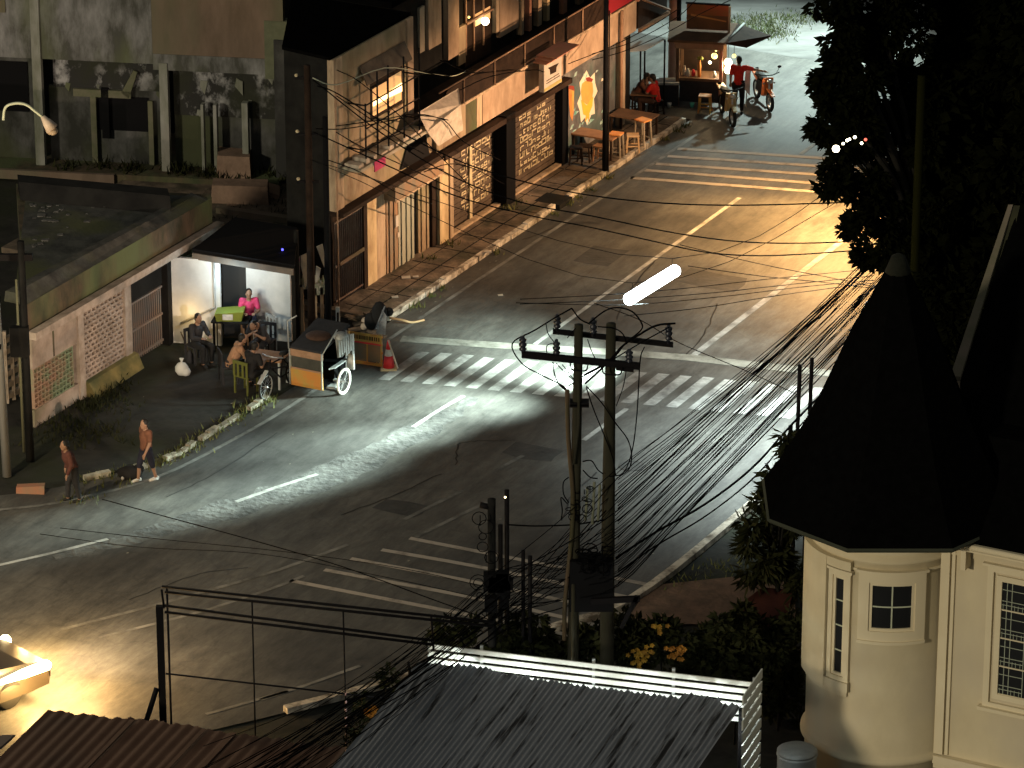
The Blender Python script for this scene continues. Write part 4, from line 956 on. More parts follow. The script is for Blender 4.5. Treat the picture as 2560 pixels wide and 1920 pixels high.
h2 = hedge('dark flowering shrub with yellow blossoms behind the right half of the lit slatted screen', [c2(1480, 1610, 66), c2(1550, 1620, 70), c2(1620, 1630, 72), c2(1690, 1640, 74), c2(1560, 1560, 40), c2(1650, 1575, 44)], 1900)
hedge('dark shrub filling the corner between the slatted screen and the turret', [c2(1770, 1650, 75), c2(1840, 1660, 80), c2(1900, 1640, 80, .3), c2(1780, 1580, 55), c2(1860, 1560, 60), c2(1950, 1600, 80, .6), c2(1950, 1700, 90, .8), c2(2000, 1740, 90, 1)], 1800)
def blossoms(px, py, n, rp, ma, Y, parent):
    q = MB(); p = atY(px, py, Y)
    for k in range(n):
        c = p + Vector((random.gauss(0, 1), random.gauss(0, .4), random.gauss(0, 1))) * rp / 123.0
        for j in range(5):
            a = 2 * math.pi * j / 5; d = Vector((math.cos(a), -.6, math.sin(a))) * .055; sd = Vector((-math.sin(a), 0, math.cos(a))) * .022
            q.add([c, c + d * .6 + sd, c + d, c + d * .6 - sd], [(0, 1, 2, 3)])
    q.build('flower_cluster', ma, parent)
blossoms(1605, 1632, 22, 14, FLOWER, 76.6, h2); blossoms(1697, 1628, 20, 11, FLOWO, 76.6, h2); blossoms(1642, 1570, 10, 8, FLOWER, 76.6, h2); blossoms(1588, 1650, 8, 8, FLOWER, 76.6, h2)
hb_ = hedge('small bush with one orange blossom beside the left edge of the grey corrugated roof', [((-2.75, 75.3, 1.9), .28), ((-2.45, 75.6, 2.3), .3), ((-2.9, 75.0, 1.5), .3)], 1500, .16, .03)
blossoms(927, 1783, 16, 8, FLOWO, 74.9, hb_)
rr = thing('red_awning', 'dark red sheet awning beside the shrub at the left of the turret', 'awning', G(1900, 1700))
q = MB(); P = [atY(1800, 1550, 79.2), atY(1905, 1468, 80.3), atY(1985, 1475, 80.3), atY(1960, 1560, 79.2), atY(1890, 1580, 79.0)]; q.slab(P, (0, .02, -.04)); q.build('sheet', REDROOF, rr)
for p in (P[0], P[3]): q = MB(); q.tube([(p.x, p.y + .03, 0), (p.x, p.y + .03, p.z)], .03, 6); q.build('post', STEELB, rr)

# ------------------------------------------------------------------ SHED with corrugated roof and lit slatted screen (bottom centre)
shd = thing('shed', 'stall with a grey corrugated roof and a brightly lit white slatted screen', 'shed', (1.2, 73.5, 0))
FLc, FRc = G(1045, 1658, 2.85), G(1852, 1768, 2.85)
dn = Vector((-.38, -.925, 0)).normalized()
def corr(name, ma, fl, fr, length, drop, pitch, amp, jag, parent, wob=0.0, ns=2):
    q = MB(); nrib = int((fr - fl).length / pitch); per = 6; cols = nrib * per; vs = []; random.seed(12)
    rowj = [ru(0, jag) * (1.6 if _ % 3 == 1 else .7) for _ in range(nrib // 7 + 2)]
    for i in range(cols + 1):
        t = i / cols; p = fl.lerp(fr, t); h = amp * math.cos(2 * math.pi * i / per) * (1 + .25 * math.sin(i * 1.7)); sheet = rowj[(i // per) // 7] + .03 * math.sin((i // per) * 2.3)
        for k in range(ns + 1):
            u = k / ns
            o = p + dn * (length * u) + Vector((0, 0, -drop * u + h + wob * math.sin(i * .05 + u * 3)))
            if k == 0: o = o - dn * sheet * 1.2
            vs.append(o)
    m_ = ns + 1
    q.add(vs, [(i * m_ + k, (i + 1) * m_ + k, (i + 1) * m_ + k + 1, i * m_ + k + 1) for i in range(cols) for k in range(ns)], True)
    return q.build(name, ma, parent)
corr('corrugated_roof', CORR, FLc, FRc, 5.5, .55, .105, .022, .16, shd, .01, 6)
Pa, Pb = G(1072, 1604, 3.2), G(1902, 1702, 3.2)
q = MB(); dz = .90 / 6
for k in range(6):
    z = -.9 + k * dz
    q.slab([Pa + Vector((0, 0, z)), Pb + Vector((0, 0, z)), Pb + Vector((0, 0, z + dz * .60)), Pa + Vector((0, 0, z + dz * .60))], (.008, .03, 0))
q.build('slatted_screen', SLAT, shd)
q = MB()
for t in (0, .16, .5, .74, .98):
    p = Pa.lerp(Pb, t) + Vector((.01, .035, 0)); q.box((p.x - .03, p.y, 0), (p.x + .03, p.y + .05, 3.22))
q.build('screen_post', GREYP, shd)
q = MB()
Pc = G(1855, 1772, 3.05)
for k in range(13):
    z = -3.0 + k * .255
    q.slab([Pb + Vector((0, 0, z)), Pc + Vector((0, 0, z)), Pc + Vector((0, 0, z + .19)), Pb + Vector((0, 0, z + .19))], (.03, .01, 0))
q.build('side_screen', SLAT, shd)
q = MB(); p = atY(1432, 1690, 75.1); q.tube([(p.x, p.y, 2.2), (p.x, p.y, 4.6)], .035, 6); q.build('mast', POLEC, shd)
q = MB(); pm = (FLc + FRc) / 2; a, b = FLc + Vector((.2, .0, -.30)), FRc + Vector((-.2, 0, -.30)); q.tube([a, b], .02, 6); q.build('tube_lamp', TUBEL, shd)
for t in (.12, .32, .5, .7, .9):
    p = FLc.lerp(FRc, t) + Vector((0, .02, -.22)); lamp('POINT', p, 20 * (1 + .5 * math.sin(9 * t)), (.92, 1, .93), shd, radius=.05)
p = FRc + Vector((-.15, -.4, -.5)); lamp('POINT', p, 12, (.9, 1, .95), shd, radius=.05)
for p in (FLc, FRc, FLc + dn * 5.3, FRc + dn * 5.3):
    q = MB(); q.box((p.x - .04, p.y - .06, 0), (p.x + .04, p.y + .02, p.z - .05 - (.55 if p.y < 72 else 0))); q.build('post', STEELB, shd)
rst = thing('rusty_shed', 'brown rusty sheet metal roof in the bottom left corner below the scaffold frame', 'shed', (-6, 72, 0))
RL, RR = G(118, 1778, 2.5), G(868, 1872, 2.5)
corr('rusty_roof', RUST, RL, RR, 5, .3, .22, .016, .12, rst, .012, 4)
q = MB()
for t in (.28, .52, .62, .84): p = RL.lerp(RR, t); q.slab([p + Vector((0, 0, .03)), p + Vector((.08, -.02, .03)), p + Vector((.08, -.02, -.24)) + dn * 4.5, p + Vector((0, 0, -.24)) + dn * 4.5], (0, 0, .015))
q.build('roof_batten', mat('rust_edge', (.15, .08, .05), (.10, .055, .035), .8, 3), rst)
q = MB(); a = G(-80, 1850, 2.3); b = G(38, 1842, 2.3); q.slab([a, b, b + dn * .9, a + dn * 2], (0, 0, .05)); q.build('lower_sheet', mat('lower_rust', (.14, .10, .08)), rst)
for p in (RL, RR): q = MB(); q.box((p.x - .05, p.y - .3, 0), (p.x + .05, p.y - .2, 2.4)); q.build('post', DARKB, rst)

# ------------------------------------------------------------------ SCAFFOLD (empty billboard frame)
scf = thing('billboard_frame', 'empty black steel billboard frame of thin pipes standing behind the rusty roof', 'frame', (-5, 75.6, 0))
YS = 75.6
def S(px, py, dy=0): return atY(px, py, YS + dy)
def sbar(name, a, b, r, n=6, ma=STEELB): q = MB(); q.tube([a, b], r, n); q.build(name, ma, scf)
def srail(py0, py1, x0=405, x1=1235, dy=0, r=.027): sbar('rail', S(x0, py0, dy), S(x1, py1, dy - .9), r)
srail(1466, 1556); srail(1480, 1566, 412); srail(1514, 1602, 412, 1085); srail(1530, 1612, 412, 1085); 
sbar('rail', S(415, 1684), S(955, 1745, -.6), .018)
def spost(px, y0, y1, r=.018, dy=0, sq=False):
    a = S(px, y0, dy); b = Vector((a.x, a.y, 0)) if y1 is None else S(px + 6, y1, dy); sbar('post', a, b, r, 4 if sq else 6)
q = MB(); a = S(398, 1518, -.05); q.box((a.x - .065, a.y, 0), (a.x + .065, a.y + .12, a.z)); q.build('main_post', STEELB, scf)
spost(417, 1464, None, .022); spost(404, 1474, 1520, .022); spost(630, 1500, None, .016, -.25); spost(1078, 1540, 1625, .022, -.7); spost(1021, 1655, 1710, .03, -.65)
a = S(858, 1525, -.5); q = MB(); q.tube([a, (a.x + .03, a.y, 0)], .016, 6); q.build('post', STEELB, scf)
q = MB()
for k in range(11): z = .6 + k * .17; q.tube([(a.x + .022, a.y, z), (a.x + .022, a.y, z + .05)], .022, 6)
q.build('paint_band', SIGNP, scf)
sbar('strut', S(392, 1720, -.06), S(362, 1815, -.3), .05, 4)

# ------------------------------------------------------------------ TWIN UTILITY POLES (centre)
YP = 77.0
def Q(x, y, dy=0): return atY(1200 + x / 3.16, 750 + y / 3.16, YP + dy)     # detail coordinates
def Qp(px, py, dy=0): return atY(px, py, YP + dy)
tpx = thing('twin_utility_poles', 'pair of concrete utility poles joined by two crossarms with insulators above the crosswalk', 'utility pole', (1.4, 77, 0))
def tw_(name, ma, pts, r, n=8): q = MB(); q.tube(pts, r, n); return q.build(name, ma, tpx)
a = Qp(1447, 812); tw_('pole', POLEC, [(a.x - .09, YP, 0), (a.x - .05, YP, 5), a], [.115, .10, .082], 12)
b = Qp(1528, 814); tw_('pole', POLEC, [(b.x - .03, YP + .1, 0), (b.x - .02, YP + .1, 5.5), b + Vector((0, .1, 0))], [.15, .125, .09], 12)
def armb(a, b, w, h):
    q = MB(); q.slab([a + Vector((0, 0, -h / 2)), b + Vector((0, 0, -h / 2)), b + Vector((0, 0, h / 2)), a + Vector((0, 0, h / 2))], (0, w, 0)); return q.build('crossarm', STEELB, tpx)
armb(Qp(1382, 830, .14), Qp(1683, 864, .14), .09, .085); armb(Qp(1304, 888, -.14), Qp(1599, 918, -.14), .10, .12)
q = MB(); q.slab([Qp(1540, 926, -.16), Qp(1584, 931, -.16), Qp(1584, 922, -.16), Qp(1540, 917, -.16)], (0, .1, 0)); q.build('arm_plate', STEELB, tpx)
for x0, x1, y in ((1425, 1470, 905), (1505, 1555, 915)):
    q = MB(); q.tube(smooth([Qp(x0, y, -.2), Qp(x0 + 4, y + 18, -.2), Qp((x0 + x1) / 2, y + 22, -.2), Qp(x1 - 4, y + 20, -.2), Qp(x1, y + 4, -.2)], 3), .014, 6); q.build('clamp', CHROME if y > 990 else STEELB, tpx)
def insul(px, y0, y1, dy):
    p = Qp(px, y1, dy); h = (y1 - y0) / 118.0
    q = MB(); q.lathe([(.025, 0), (.03, h * .18), (.065, h * .22), (.075, h * .30), (.05, h * .36), (.05, h * .42), (.072, h * .46), (.078, h * .56), (.05, h * .62), (.05, h * .68), (.07, h * .72), (.07, h * .82), (.035, h * .88), (.035, h)], p, 12); q.build('insulator', INSUL, tpx)
for i in ((1393, 788, 827, .14), (1483, 796, 842, .14), (1671, 813, 859, .14), (1307, 842, 885, -.1), (1391, 851, 893, -.1), (1573, 875, 912, -.1)): insul(*i)
def wq(pts, r=.012, dy=-.05, name='jumper_wire'):
    q = MB(); q.tube(smooth([Q(x, y, dy) for x, y in pts], 5), r, 6); q.build(name, WIRE, tpx)
wq([(725, 65), (610, 130), (430, 240), (255, 345), (330, 500), (480, 590), (640, 670), (690, 720)], .014)
wq([(725, 65), (790, 150), (870, 190)], .014); wq([(860, 185), (980, 90), (1080, 60), (1200, 90), (1275, 180), (1270, 240), (1150, 340), (1080, 430), (950, 530), (820, 600), (700, 680)], .015)
wq([(1545, 185), (1400, 200), (1280, 260), (1130, 360), (1040, 460), (930, 570), (830, 660)], .02); wq([(930, 210), (1060, 225), (1130, 270), (1160, 350)])
wq([(1495, 215), (1320, 310), (1200, 380), (1030, 480), (820, 590)], .012)
wq([(1300, 370), (1265, 480), (1240, 900), (1200, 1200), (1130, 1365), (1020, 1395)]); wq([(840, 690), (900, 870), (970, 1040), (1050, 1250), (1070, 1380)])
wq([(840, 680), (960, 810), (1070, 970), (1160, 1090), (1195, 1200), (1180, 1330), (1080, 1410)]); wq([(1155, 560), (1130, 690), (1075, 840)], .009)
wq([(575, 490), (590, 590), (630, 670), (690, 720)], .013); wq([(600, 500), (680, 580), (760, 650)], .010); wq([(650, 510), (720, 600), (750, 640)], .009)
wq([(520, 180), (540, 270), (600, 350), (580, 340), (530, 360), (530, 420), (560, 470)], .009); wq([(690, 300), (740, 240), (760, 220)], .009); wq([(850, 310), (880, 400), (920, 480)], .009)
wq([(810, 1275), (880, 1270), (930, 1340), (975, 1375)], .012); wq([(815, 1345), (870, 1400), (930, 1410)], .012); wq([(700, 1400), (660, 1440), (660, 1530), (700, 1600)], .012)
wq([(690, 1610), (640, 1560), (650, 1660), (640, 1740)], .012)
tw_('conduit', PIPE, smooth([Qp(1418, 975, -.1), Qp(1421, 1100, -.1), Qp(1433, 1280, -.1), Qp(1413, 1500, -.1), Qp(1411, 1600, -.1)], 4), .045, 8)
tw_('conduit', POLEC, [Qp(1447, 955, -.13), Qp(1447, 1060, -.13), Qp(1435, 1160, -.13)], .03, 8)
for x, y0, y1 in ((1469, 1218, 1300), (1486, 1205, 1310), (1500, 1212, 1300)): tw_('meter_pipe', MATS.get('meter_grey') or mat('meter_grey', (.20, .21, .15), rough=.7), [Qp(x, y0, -.08), Qp(x - 5, y1, -.08)], .028, 8)
q = MB(); p0, p1 = Qp(1424, 1530, -.25), Qp(1534, 1405, -.25); q.box((p0.x, p0.y, p0.z), (p1.x, p0.y + .45, p1.z)); q.build('transformer_box', BLACK, tpx)
q = MB(); random.seed(6)
for k in range(16):
    c = Qp(ru(1452, 1520), ru(1370, 1430), -.3); q.torus(c, ru(.08, .16), .012, random.choice('xyz'), 14, 5)
for k in range(16):
    c = Qp(ru(1410, 1475), ru(1215, 1300), -.12); q.torus(c, ru(.04, .10), .010, random.choice('xyz'), 10, 5)
q.build('cable_coil', WIRE, tpx)
q = MB(); q.slab([Qp(1478, 1512, -.3), Qp(1600, 1505, -.3), Qp(1600, 1492, -.3), Qp(1478, 1498, -.3)], (0, .08, 0)); q.slab([Qp(1548, 1570, -.3), Qp(1558, 1572, -.3), Qp(1598, 1492, -.3), Qp(1588, 1490, -.3)], (0, .06, 0)); q.build('bracket', STEELB, tpx)
q = MB()
for z in (1008, 1012): q.box(tuple(Qp(1425, z, -.12)), tuple(Qp(1472, z - 5, .12)))
q.build('band', STEELB, tpx)
bp = thing('pole_cluster', 'cluster of black service posts and meter boxes tangled with cables left of the twin poles', 'utility pole', (-.25, 77.4, 0))
def bpole(px, y0, w, dy=0):
    p = atY(px, y0, 77.4 + dy); q = MB(); q.tube([(p.x, p.y, 0), p], w, 8); q.build('post', STEELB if w < .07 else NEARBLK, bp)
bpole(1229, 1248, .085); bpole(1251, 1312, .05, .1); bpole(1267, 1225, .05, .2); bpole(1308, 1376, .04); bpole(1325, 1390, .045, -.1)
q = MB(); random.seed(14)
for k in range(9):
    a = atY(ru(1222, 1275), ru(1430, 1545), 77.2); s = ru(.06, .16); q.box((a.x - s, a.y - .1, a.z - s), (a.x + s, a.y + .1, a.z + s * 1.3))
q.build('meter_box', BLACK, bp)
q = MB()
for k in range(14): c = atY(ru(1195, 1240), ru(1255, 1540), 77.2); q.torus(c, ru(.05, .17), .009, random.choice('xy'), 12, 4)
q.build('cable_coil', WIRE, bp)
q = MB(); q.ball(atY(1263, 1243, 77.1), .018, 6); q.build('indicator_light', HEADL, bp)
q = MB(); q.tube([atY(1200, 1262, 77.4), atY(1226, 1268, 77.4)], .06, 8); q.build('junction_box', STEELB, bp)
pf = [(2000, 912, 1120), (2030, 895, 1110)]
for k, (px, y0, y1) in enumerate(pf):
    p = atY(px, y0, 84.0); t = thing('post', ('shorter' if k == 0 else 'taller') + ' of two black steel posts standing beside the left edge of the turret roof', 'post', (p.x, p.y, 0))
    q = MB(); q.tube([(p.x - .06, p.y, 0), p], .045, 6); q.build('shaft', STEELB, t)
t = thing('transformer', 'dark drum transformer hanging in the cables left of the turret roof', 'transformer', (atY(1975, 1130, 84).x, 84, 0))
q = MB(); p = atY(1962, 1140, 84.0); q.tube([p, p + Vector((.14, 0, .42))], [.16, .12], 10); q.build('tank', INSUL, t)
q = MB(); q.tube([(p.x + .1, 84.2, 0), (p.x + .12, 84.2, p.z + .6)], .05, 6); q.build('post', STEELB, t)

# ------------------------------------------------------------------ CABLES
random.seed(44)
def cable(label, pts, r=.013, group=None, ma=WIRE, n=6, name='cable'):
    q = MB(); q.tube(smooth(pts, n), r, 5); o = q.build(name, ma); return tag(o, label, 'cable', group)
def sag(a, b, d, k=5):
    return [a.lerp(b, i / k) - Vector((0, 0, 4 * d * (i / k) * (1 - i / k))) for i in range(k + 1)]
GB = 'cables of the dense bundle along the right roadside'
LB = 'thin black cable in the dense bundle sweeping past the twin poles to the dark tree'
for k in range(48):
    t = k / 47
    e = atY(ru(2150, 2230), 650 + 120 * ((k * 0.618) % 1.0) + ru(-12, 12), 92 + ru(-.6, .6))
    mm = atY(1545, 1170 + 300 * ((k * 0.618) % 1.0) ** .75, YP + ru(-.3, .4))
    c = atY(ru(1235, 1300), ru(1420, 1560), 77.3 + ru(-.3, .3))
    if k % 3 == 2: pts = sag(e, mm, ru(.0, .12))
    else:
        z = Vector((ru(-6.5, -4.5), ru(65, 69), ru(3.5, 4.4)))
        pts = sag(e, mm, ru(.0, .16))[:-1] + sag(mm, c, .05, 2)[:-1] + sag(c, z, ru(.05, .35), 4)
    cable(LB, pts, random.choice((.006, .007, .007, .008, .010, .012)), GB, n=4)
bun = [atY(2100, 940, 85), atY(1985, 1055, 82.5), atY(1880, 1170, 80.5), atY(1760, 1262, 79), atY(1640, 1330, 78), atY(1540, 1395, 77.2)]
cable('thick twisted black cable, the heaviest of the roadside bundle right of the twin poles', bun, .024)
cable('thick black cable below the heavy twisted one in the roadside bundle', [p + Vector((.05, 0, -.14 - .03 * i)) for i, p in enumerate(bun)], .016)
def wpx(label, P, r=.012, group=None):
    cable(label, [atY(x, y, Y) for x, y, Y in P], r, group)
wpx('black cable crossing the facade and the road just below the far rumble bars', [(793, 215, 99.4), (845, 235, 99.5), (1000, 330, 99.8), (1180, 415, 100.2), (1400, 475, 100.8), (1620, 505, 101.4), (1850, 513, 102), (2150, 505, 103)], .017)
wpx('black cable crossing the road above the white headlight tube, upper of two', [(783, 200, 99.4), (950, 330, 99.5), (1130, 440, 99.5), (1300, 505, 99.5), (1480, 540, 99.5), (1690, 583, 100), (1850, 604, 100), (2000, 608, 100), (2150, 603, 100)], .016)
wpx('black cable crossing the road above the white headlight tube, lower of two', [(783, 330, 99.3), (960, 410, 99), (1140, 490, 99), (1330, 540, 99), (1460, 565, 99), (1620, 600, 99), (1760, 630, 99), (1880, 639, 99), (2000, 636, 99), (2140, 626, 99)], .016)
GS = 'thin service wires over the middle of the road'
for P in ([(1700, 612, 97), (1900, 660, 97), (2080, 695, 97), (2190, 718, 97)], [(1300, 748, 96), (1500, 738, 96), (1700, 722, 96), (1900, 700, 96), (2060, 684, 96), (2180, 672, 96)], [(1300, 760, 96.2), (1500, 752, 96.2), (1750, 735, 96.2), (1950, 714, 96.2), (2180, 690, 96.2)], [(1290, 757, 95.5), (1560, 762, 95.5), (1800, 742, 95.5), (2000, 718, 95.5), (2190, 700, 95.5)], [(1720, 665, 96.6), (1900, 690, 96.6), (2050, 705, 96.6), (2190, 722, 96.6)], [(1560, 790, 95), (1750, 770, 95), (1950, 738, 95), (2190, 706, 95)]):
    wpx('thin service wire crossing the middle of the road behind the twin poles', P, .009, GS)
wpx('thin wire running down from the twin poles crossarm over the stop line', [(1484, 757, 78), (1600, 800, 78), (1700, 858, 78.5), (1860, 925, 79), (1990, 985, 80)], .008)
wpx('black wire slanting across the lower road to the pole cluster', [(255, 1248, 84), (420, 1293, 83), (640, 1353, 81), (860, 1418, 79), (1080, 1498, 77.6), (1225, 1550, 77.4)], .011)
GW = 'wires over the left part of the lower road'
wpx('faint thin wire crossing the lower left road', [(150, 1320, 84), (400, 1348, 83), (700, 1378, 81), (1000, 1420, 79), (1225, 1470, 77.4)], .007, GW)
wpx('faint thin wire crossing the lower left road', [(100, 1335, 84), (350, 1368, 83), (650, 1385, 81), (950, 1440, 79), (1225, 1500, 77.4)], .007, GW)
wpx('single black cable between the pole cluster and the twin poles', [(1272, 1312, 77.4), (1340, 1315, 77.2), (1430, 1312, 77), (1480, 1305, 77), (1510, 1300, 77)], .016)
GF = 'slack wires strung across the front of the tall end wall'
random.seed(3)
for P in ([(842, 175), (900, 205), (1000, 290), (1100, 390), (1180, 470)], [(842, 240), (930, 300), (1000, 350), (1060, 385)], [(840, 330), (900, 365), (1000, 410), (1150, 480)], [(840, 315), (950, 300), (1040, 285), (1120, 300)], [(790, 322), (860, 322), (960, 305), (1050, 285)], [(1045, 288), (1110, 300), (1160, 355), (1250, 400)], [(1150, 225), (1230, 190), (1330, 175), (1360, 180)], [(1010, 165), (1060, 180), (1120, 190), (1180, 172)], [(905, 380), (960, 350), (1010, 330)], [(1060, 430), (1120, 410), (1180, 420), (1260, 460)], [(820, 400), (900, 430), (990, 480), (1080, 510)], [(1100, 150), (1170, 180), (1210, 180)]):
    cable('thin dark wire strung across the front of the tall end of the shop building', [R(*(lambda s, z: (s, -49.6, z))(*Fv(x, y, -49.6))) for x, y in P], .013, GF, WIRE, 4)
q = MB(); 
cable('pale green wire looping from the utility pole to the balcony', [R(*(lambda s, z: (s, -49.62, z))(*Fv(x, y, -49.62))) for x, y in ((782, 195), (842, 212), (960, 170), (1060, 182), (1130, 190), (1170, 175))], .012, None, TGREEN, 4)
GU = 'wires at the upper edge above the food stall'
for P in ([(1480, 150), (1560, 128), (1660, 85), (1760, 30), (1850, -10)], [(1480, 135), (1580, 105), (1690, 45), (1740, 0)], [(1420, 160), (1520, 120), (1620, 70), (1700, 20)]):
    wpx('thin dark wire slanting up past the orange sign of the food stall', [(x, y, 112) for x, y in P], .012, GU)

# ------------------------------------------------------------------ WEAR ON THE ROAD
random.seed(63)
TAR = mat('tar_seam', (0.012, 0.012, 0.012), rough=.5)
for P in (((1142, 1165), (1140, 1112), (1210, 1100), (1290, 1104)), ((1100, 1180), (980, 1245), (850, 1290)), ((1500, 1180), (1430, 1240), (1400, 1300)), ((1650, 640), (1580, 720), (1540, 800)), ((1300, 600), (1420, 560), (1500, 555)), ((620, 1420), (480, 1440), (330, 1500)), ((1800, 760), (1760, 850), (1700, 905)), ((700, 1080), (560, 1180), (420, 1240))):
    pts = smooth([G(x + ru(-8, 8), y + ru(-5, 5)) for x, y in P], 7)
    pts = [p + Vector((ru(-.03, .03), ru(-.03, .03), 0)) for p in pts]
    mm = MB(); strip(mm, pts, ru(.025, .05), .005); mm.build('tar_seam', TAR, road)
PAT2 = mat('repair_patch', (0.03, 0.03, 0.03), (0.055, 0.055, 0.054), .7, 2, bump=.5, detail=10)
for cx_, cy_, w_, h_ in ((1330, 1130, 1.2, .8), (1780, 700, 1.6, 1.0), (1000, 1270, 1.1, .7), (1500, 640, .9, 1.3)):
    c = G(cx_, cy_); mm = MB(); e1 = Vector((UX, UY, 0)) * h_ * .5; e2 = Vector((VX, VY, 0)) * w_ * .5
    mm.add([Vector((p.x + ru(-.08, .08), p.y + ru(-.08, .08), .0035)) for p in (c - e1 - e2, c - e1 * 1.05, c - e1 + e2, c + e2 * 1.1, c + e1 + e2, c + e1 * .9, c + e1 - e2)], [tuple(range(7))]); mm.build('repair_patch', PAT2, road)
c = G(1580, 1165); mm = MB(); mm.lathe([(.30, .001), (.30, .012), (.26, .014), (.26, .010), (0.01, .011)], c, 24, False); mm.build('manhole_cover', mat('iron_cover', (.05, .05, .048), (.03, .03, .03), .5, 14), road)
LIT = mat('litter_mix', (.30, .29, .26), (.12, .12, .10), .8, 30)
mm = MB()
for k in range(70):
    t_ = rnd(); p = R(ru(-1, 16), -48.6 + ru(-.15, .25), .01) if t_ < .45 else (R(ru(.5, 16), ru(-50.1, -49.1), .14) if t_ < .8 else G(ru(300, 1900), ru(900, 1450), .01)); z_ = ru(.015, .05)
    mm.add([p, p + Vector((z_, .01, .01)), p + Vector((z_ * .8, z_, .012)), p + Vector((-.01, z_ * .8, .004))], [(0, 1, 2, 3)])
tag(mm.build('litter', LIT), 'small scraps of litter scattered over the pavement and road', kind='stuff')

# ------------------------------------------------------------------ STREET LAMPS (some hidden by the trees), HEADLIGHT TRAIL, ADDED SPOTS
hl = thing('headlight_trail', 'glowing white tube standing in for a moving headlight above the middle lane', 'lamp', G(1630, 712, 2.9))  # glowing tube stands for a moving headlight's trail, hangers and wires are added
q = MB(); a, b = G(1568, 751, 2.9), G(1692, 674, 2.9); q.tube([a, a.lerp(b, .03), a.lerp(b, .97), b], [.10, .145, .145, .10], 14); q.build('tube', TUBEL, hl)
for p in (a, b):
    pass
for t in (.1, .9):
    p = a.lerp(b, t); q = MB(); q.tube([p, p + Vector((0, 0, .35))], .006, 4); q.build('added_hanger', WIREB, hl)
    cable('thin added wire holding the white headlight tube across the road', [Vector((-4.86, 99.5, 4.6)), p + Vector((0, 0, .35)), Vector((9.2, 97.6 + 2 * t, 5.0))], .008, 'added wires carrying the headlight tube', WIREB, 6)
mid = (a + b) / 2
lamp('SPOT', tuple(mid + Vector((-.2, -.2, -.25))), 15500, (.80, 1, .90), hl, (.9, 97.9, 0), .25, 52, 1)  # added spots throw the headlight beam onto the crosswalk and lower road
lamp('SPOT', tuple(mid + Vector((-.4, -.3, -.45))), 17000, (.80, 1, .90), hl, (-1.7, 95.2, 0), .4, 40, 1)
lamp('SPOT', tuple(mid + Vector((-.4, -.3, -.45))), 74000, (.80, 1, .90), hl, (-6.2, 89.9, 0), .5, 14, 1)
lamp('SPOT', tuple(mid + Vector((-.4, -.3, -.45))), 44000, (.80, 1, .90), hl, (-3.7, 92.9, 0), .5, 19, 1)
def street_lamp(label, base, h, arm, power, color, spot=None):
    t = thing('street_lamp', label, 'street lamp', base); b = Vector(base); e = b + Vector((arm[0], arm[1], h))
    q = MB(); q.tube([b, b + Vector((0, 0, h - .3))], [.09, .06], 8); q.build('shaft', POLEC, t)
    q = MB(); q.tube(smooth([b + Vector((0, 0, h - .3)), b + Vector((arm[0] * .4, arm[1] * .4, h + .1)), e], 4), .03, 6); q.build('arm', POLEG, t)
    q = MB(); q.ball(e + Vector((0, 0, .06)), (.22, .22, .08), 10); q.build('hood', LAMPC, t)
    q = MB(); q.ball(e - Vector((0, 0, .03)), (.12, .12, .06), 10); q.build('bulb', TUBEL if color[2] > .7 else HEADL, t)
    if spot: lamp('SPOT', tuple(e - Vector((0, 0, .16))), power, color, t, tuple(e + Vector((spot[0], spot[1], -5))), .12, spot[2], 1)
    else: lamp('POINT', tuple(e - Vector((0, 0, .16))), power, color, t, radius=.12)
street_lamp('amber street lamp standing behind the tall leafy tree on the right roadside', (9.9, 107.8, 0), 3.9, (-1.2, -.2), 9800, (1, .53, .18), (-.9, -.6, 146))
for fs_, pw_, an_ in ((1.5, 7000, 34), (5.2, 7000, 36), (9.5, 6000, 40), (14, 6500, 40)):
    lamp('SPOT', (8.6, 107.6, 4.2), pw_, (1, .60, .33), None, tuple(R(fs_, -50.2, 2.4)), .12, an_ + 4, 1)  # added flood spots for the shop front, near the amber lamp head
street_lamp('white street lamp on the right roadside hidden behind the tree and turret', (9.0, 93.6, 0), 5.2, (-.9, -.3), 14500, (.84, 1, .97), (-1.0, -.8, 97))
lamp('SPOT', (8.1, 93.3, 5.0), 9500, (.90, 1, .92), None, (6.2, 98.8, 0), .15, 58, 1)  # added spot beside the white lamp, brightens the road beyond
street_lamp('white street lamp at the far junction behind the trees', (11.0, 124.5, 0), 6.0, (-1.4, -.8), 11000, (.80, 1, .92), (-1.8, -1.4, 108))
olive = pole('utility_pole', 'tall dim olive pole standing among the dark trees in the upper right', 'pole', Vector((8.75, 89.6, 0)), 9.9, .11, mat('olive_pole', (.011, .0115, .0035), rough=1, spec=0))
lamp('POINT', (-13.6, 85.6, 6.5), 1500, (1, .80, .52), radius=.2)          # added light without a fixture, outside the left frame edge
lamp('SPOT', tuple(atY(1235, 1215, 77.4)), 12500, (1, .76, .58), bp, (-9.4, 96.2, 2.7), .1, 29, 1)  # added fill spot for the low building, hung on the pole cluster
stg = thing('string_lights', 'string of small warm bulbs glowing through the leaves of the tall tree', 'lights', atY(2110, 350, 90.2))
for px, py, r, ma in ((2090, 372, .085, BULB), (2108, 359, .03, BULB), (2118, 351, .035, BULB), (2124, 348, .03, BULB), (2137, 343, .035, BULB), (2154, 358, .033, BULB), (2164, 349, .035, REDL)):
    q = MB(); q.ball(atY(px, py, 89.4), r, 8); q.build('bulb', ma, stg)
q = MB(); q.tube([atY(x, y, 89.45) for x, y in ((2090, 370), (2110, 356), (2137, 341), (2150, 352), (2164, 347))], .006, 4); q.build('cord', WIRE, stg)

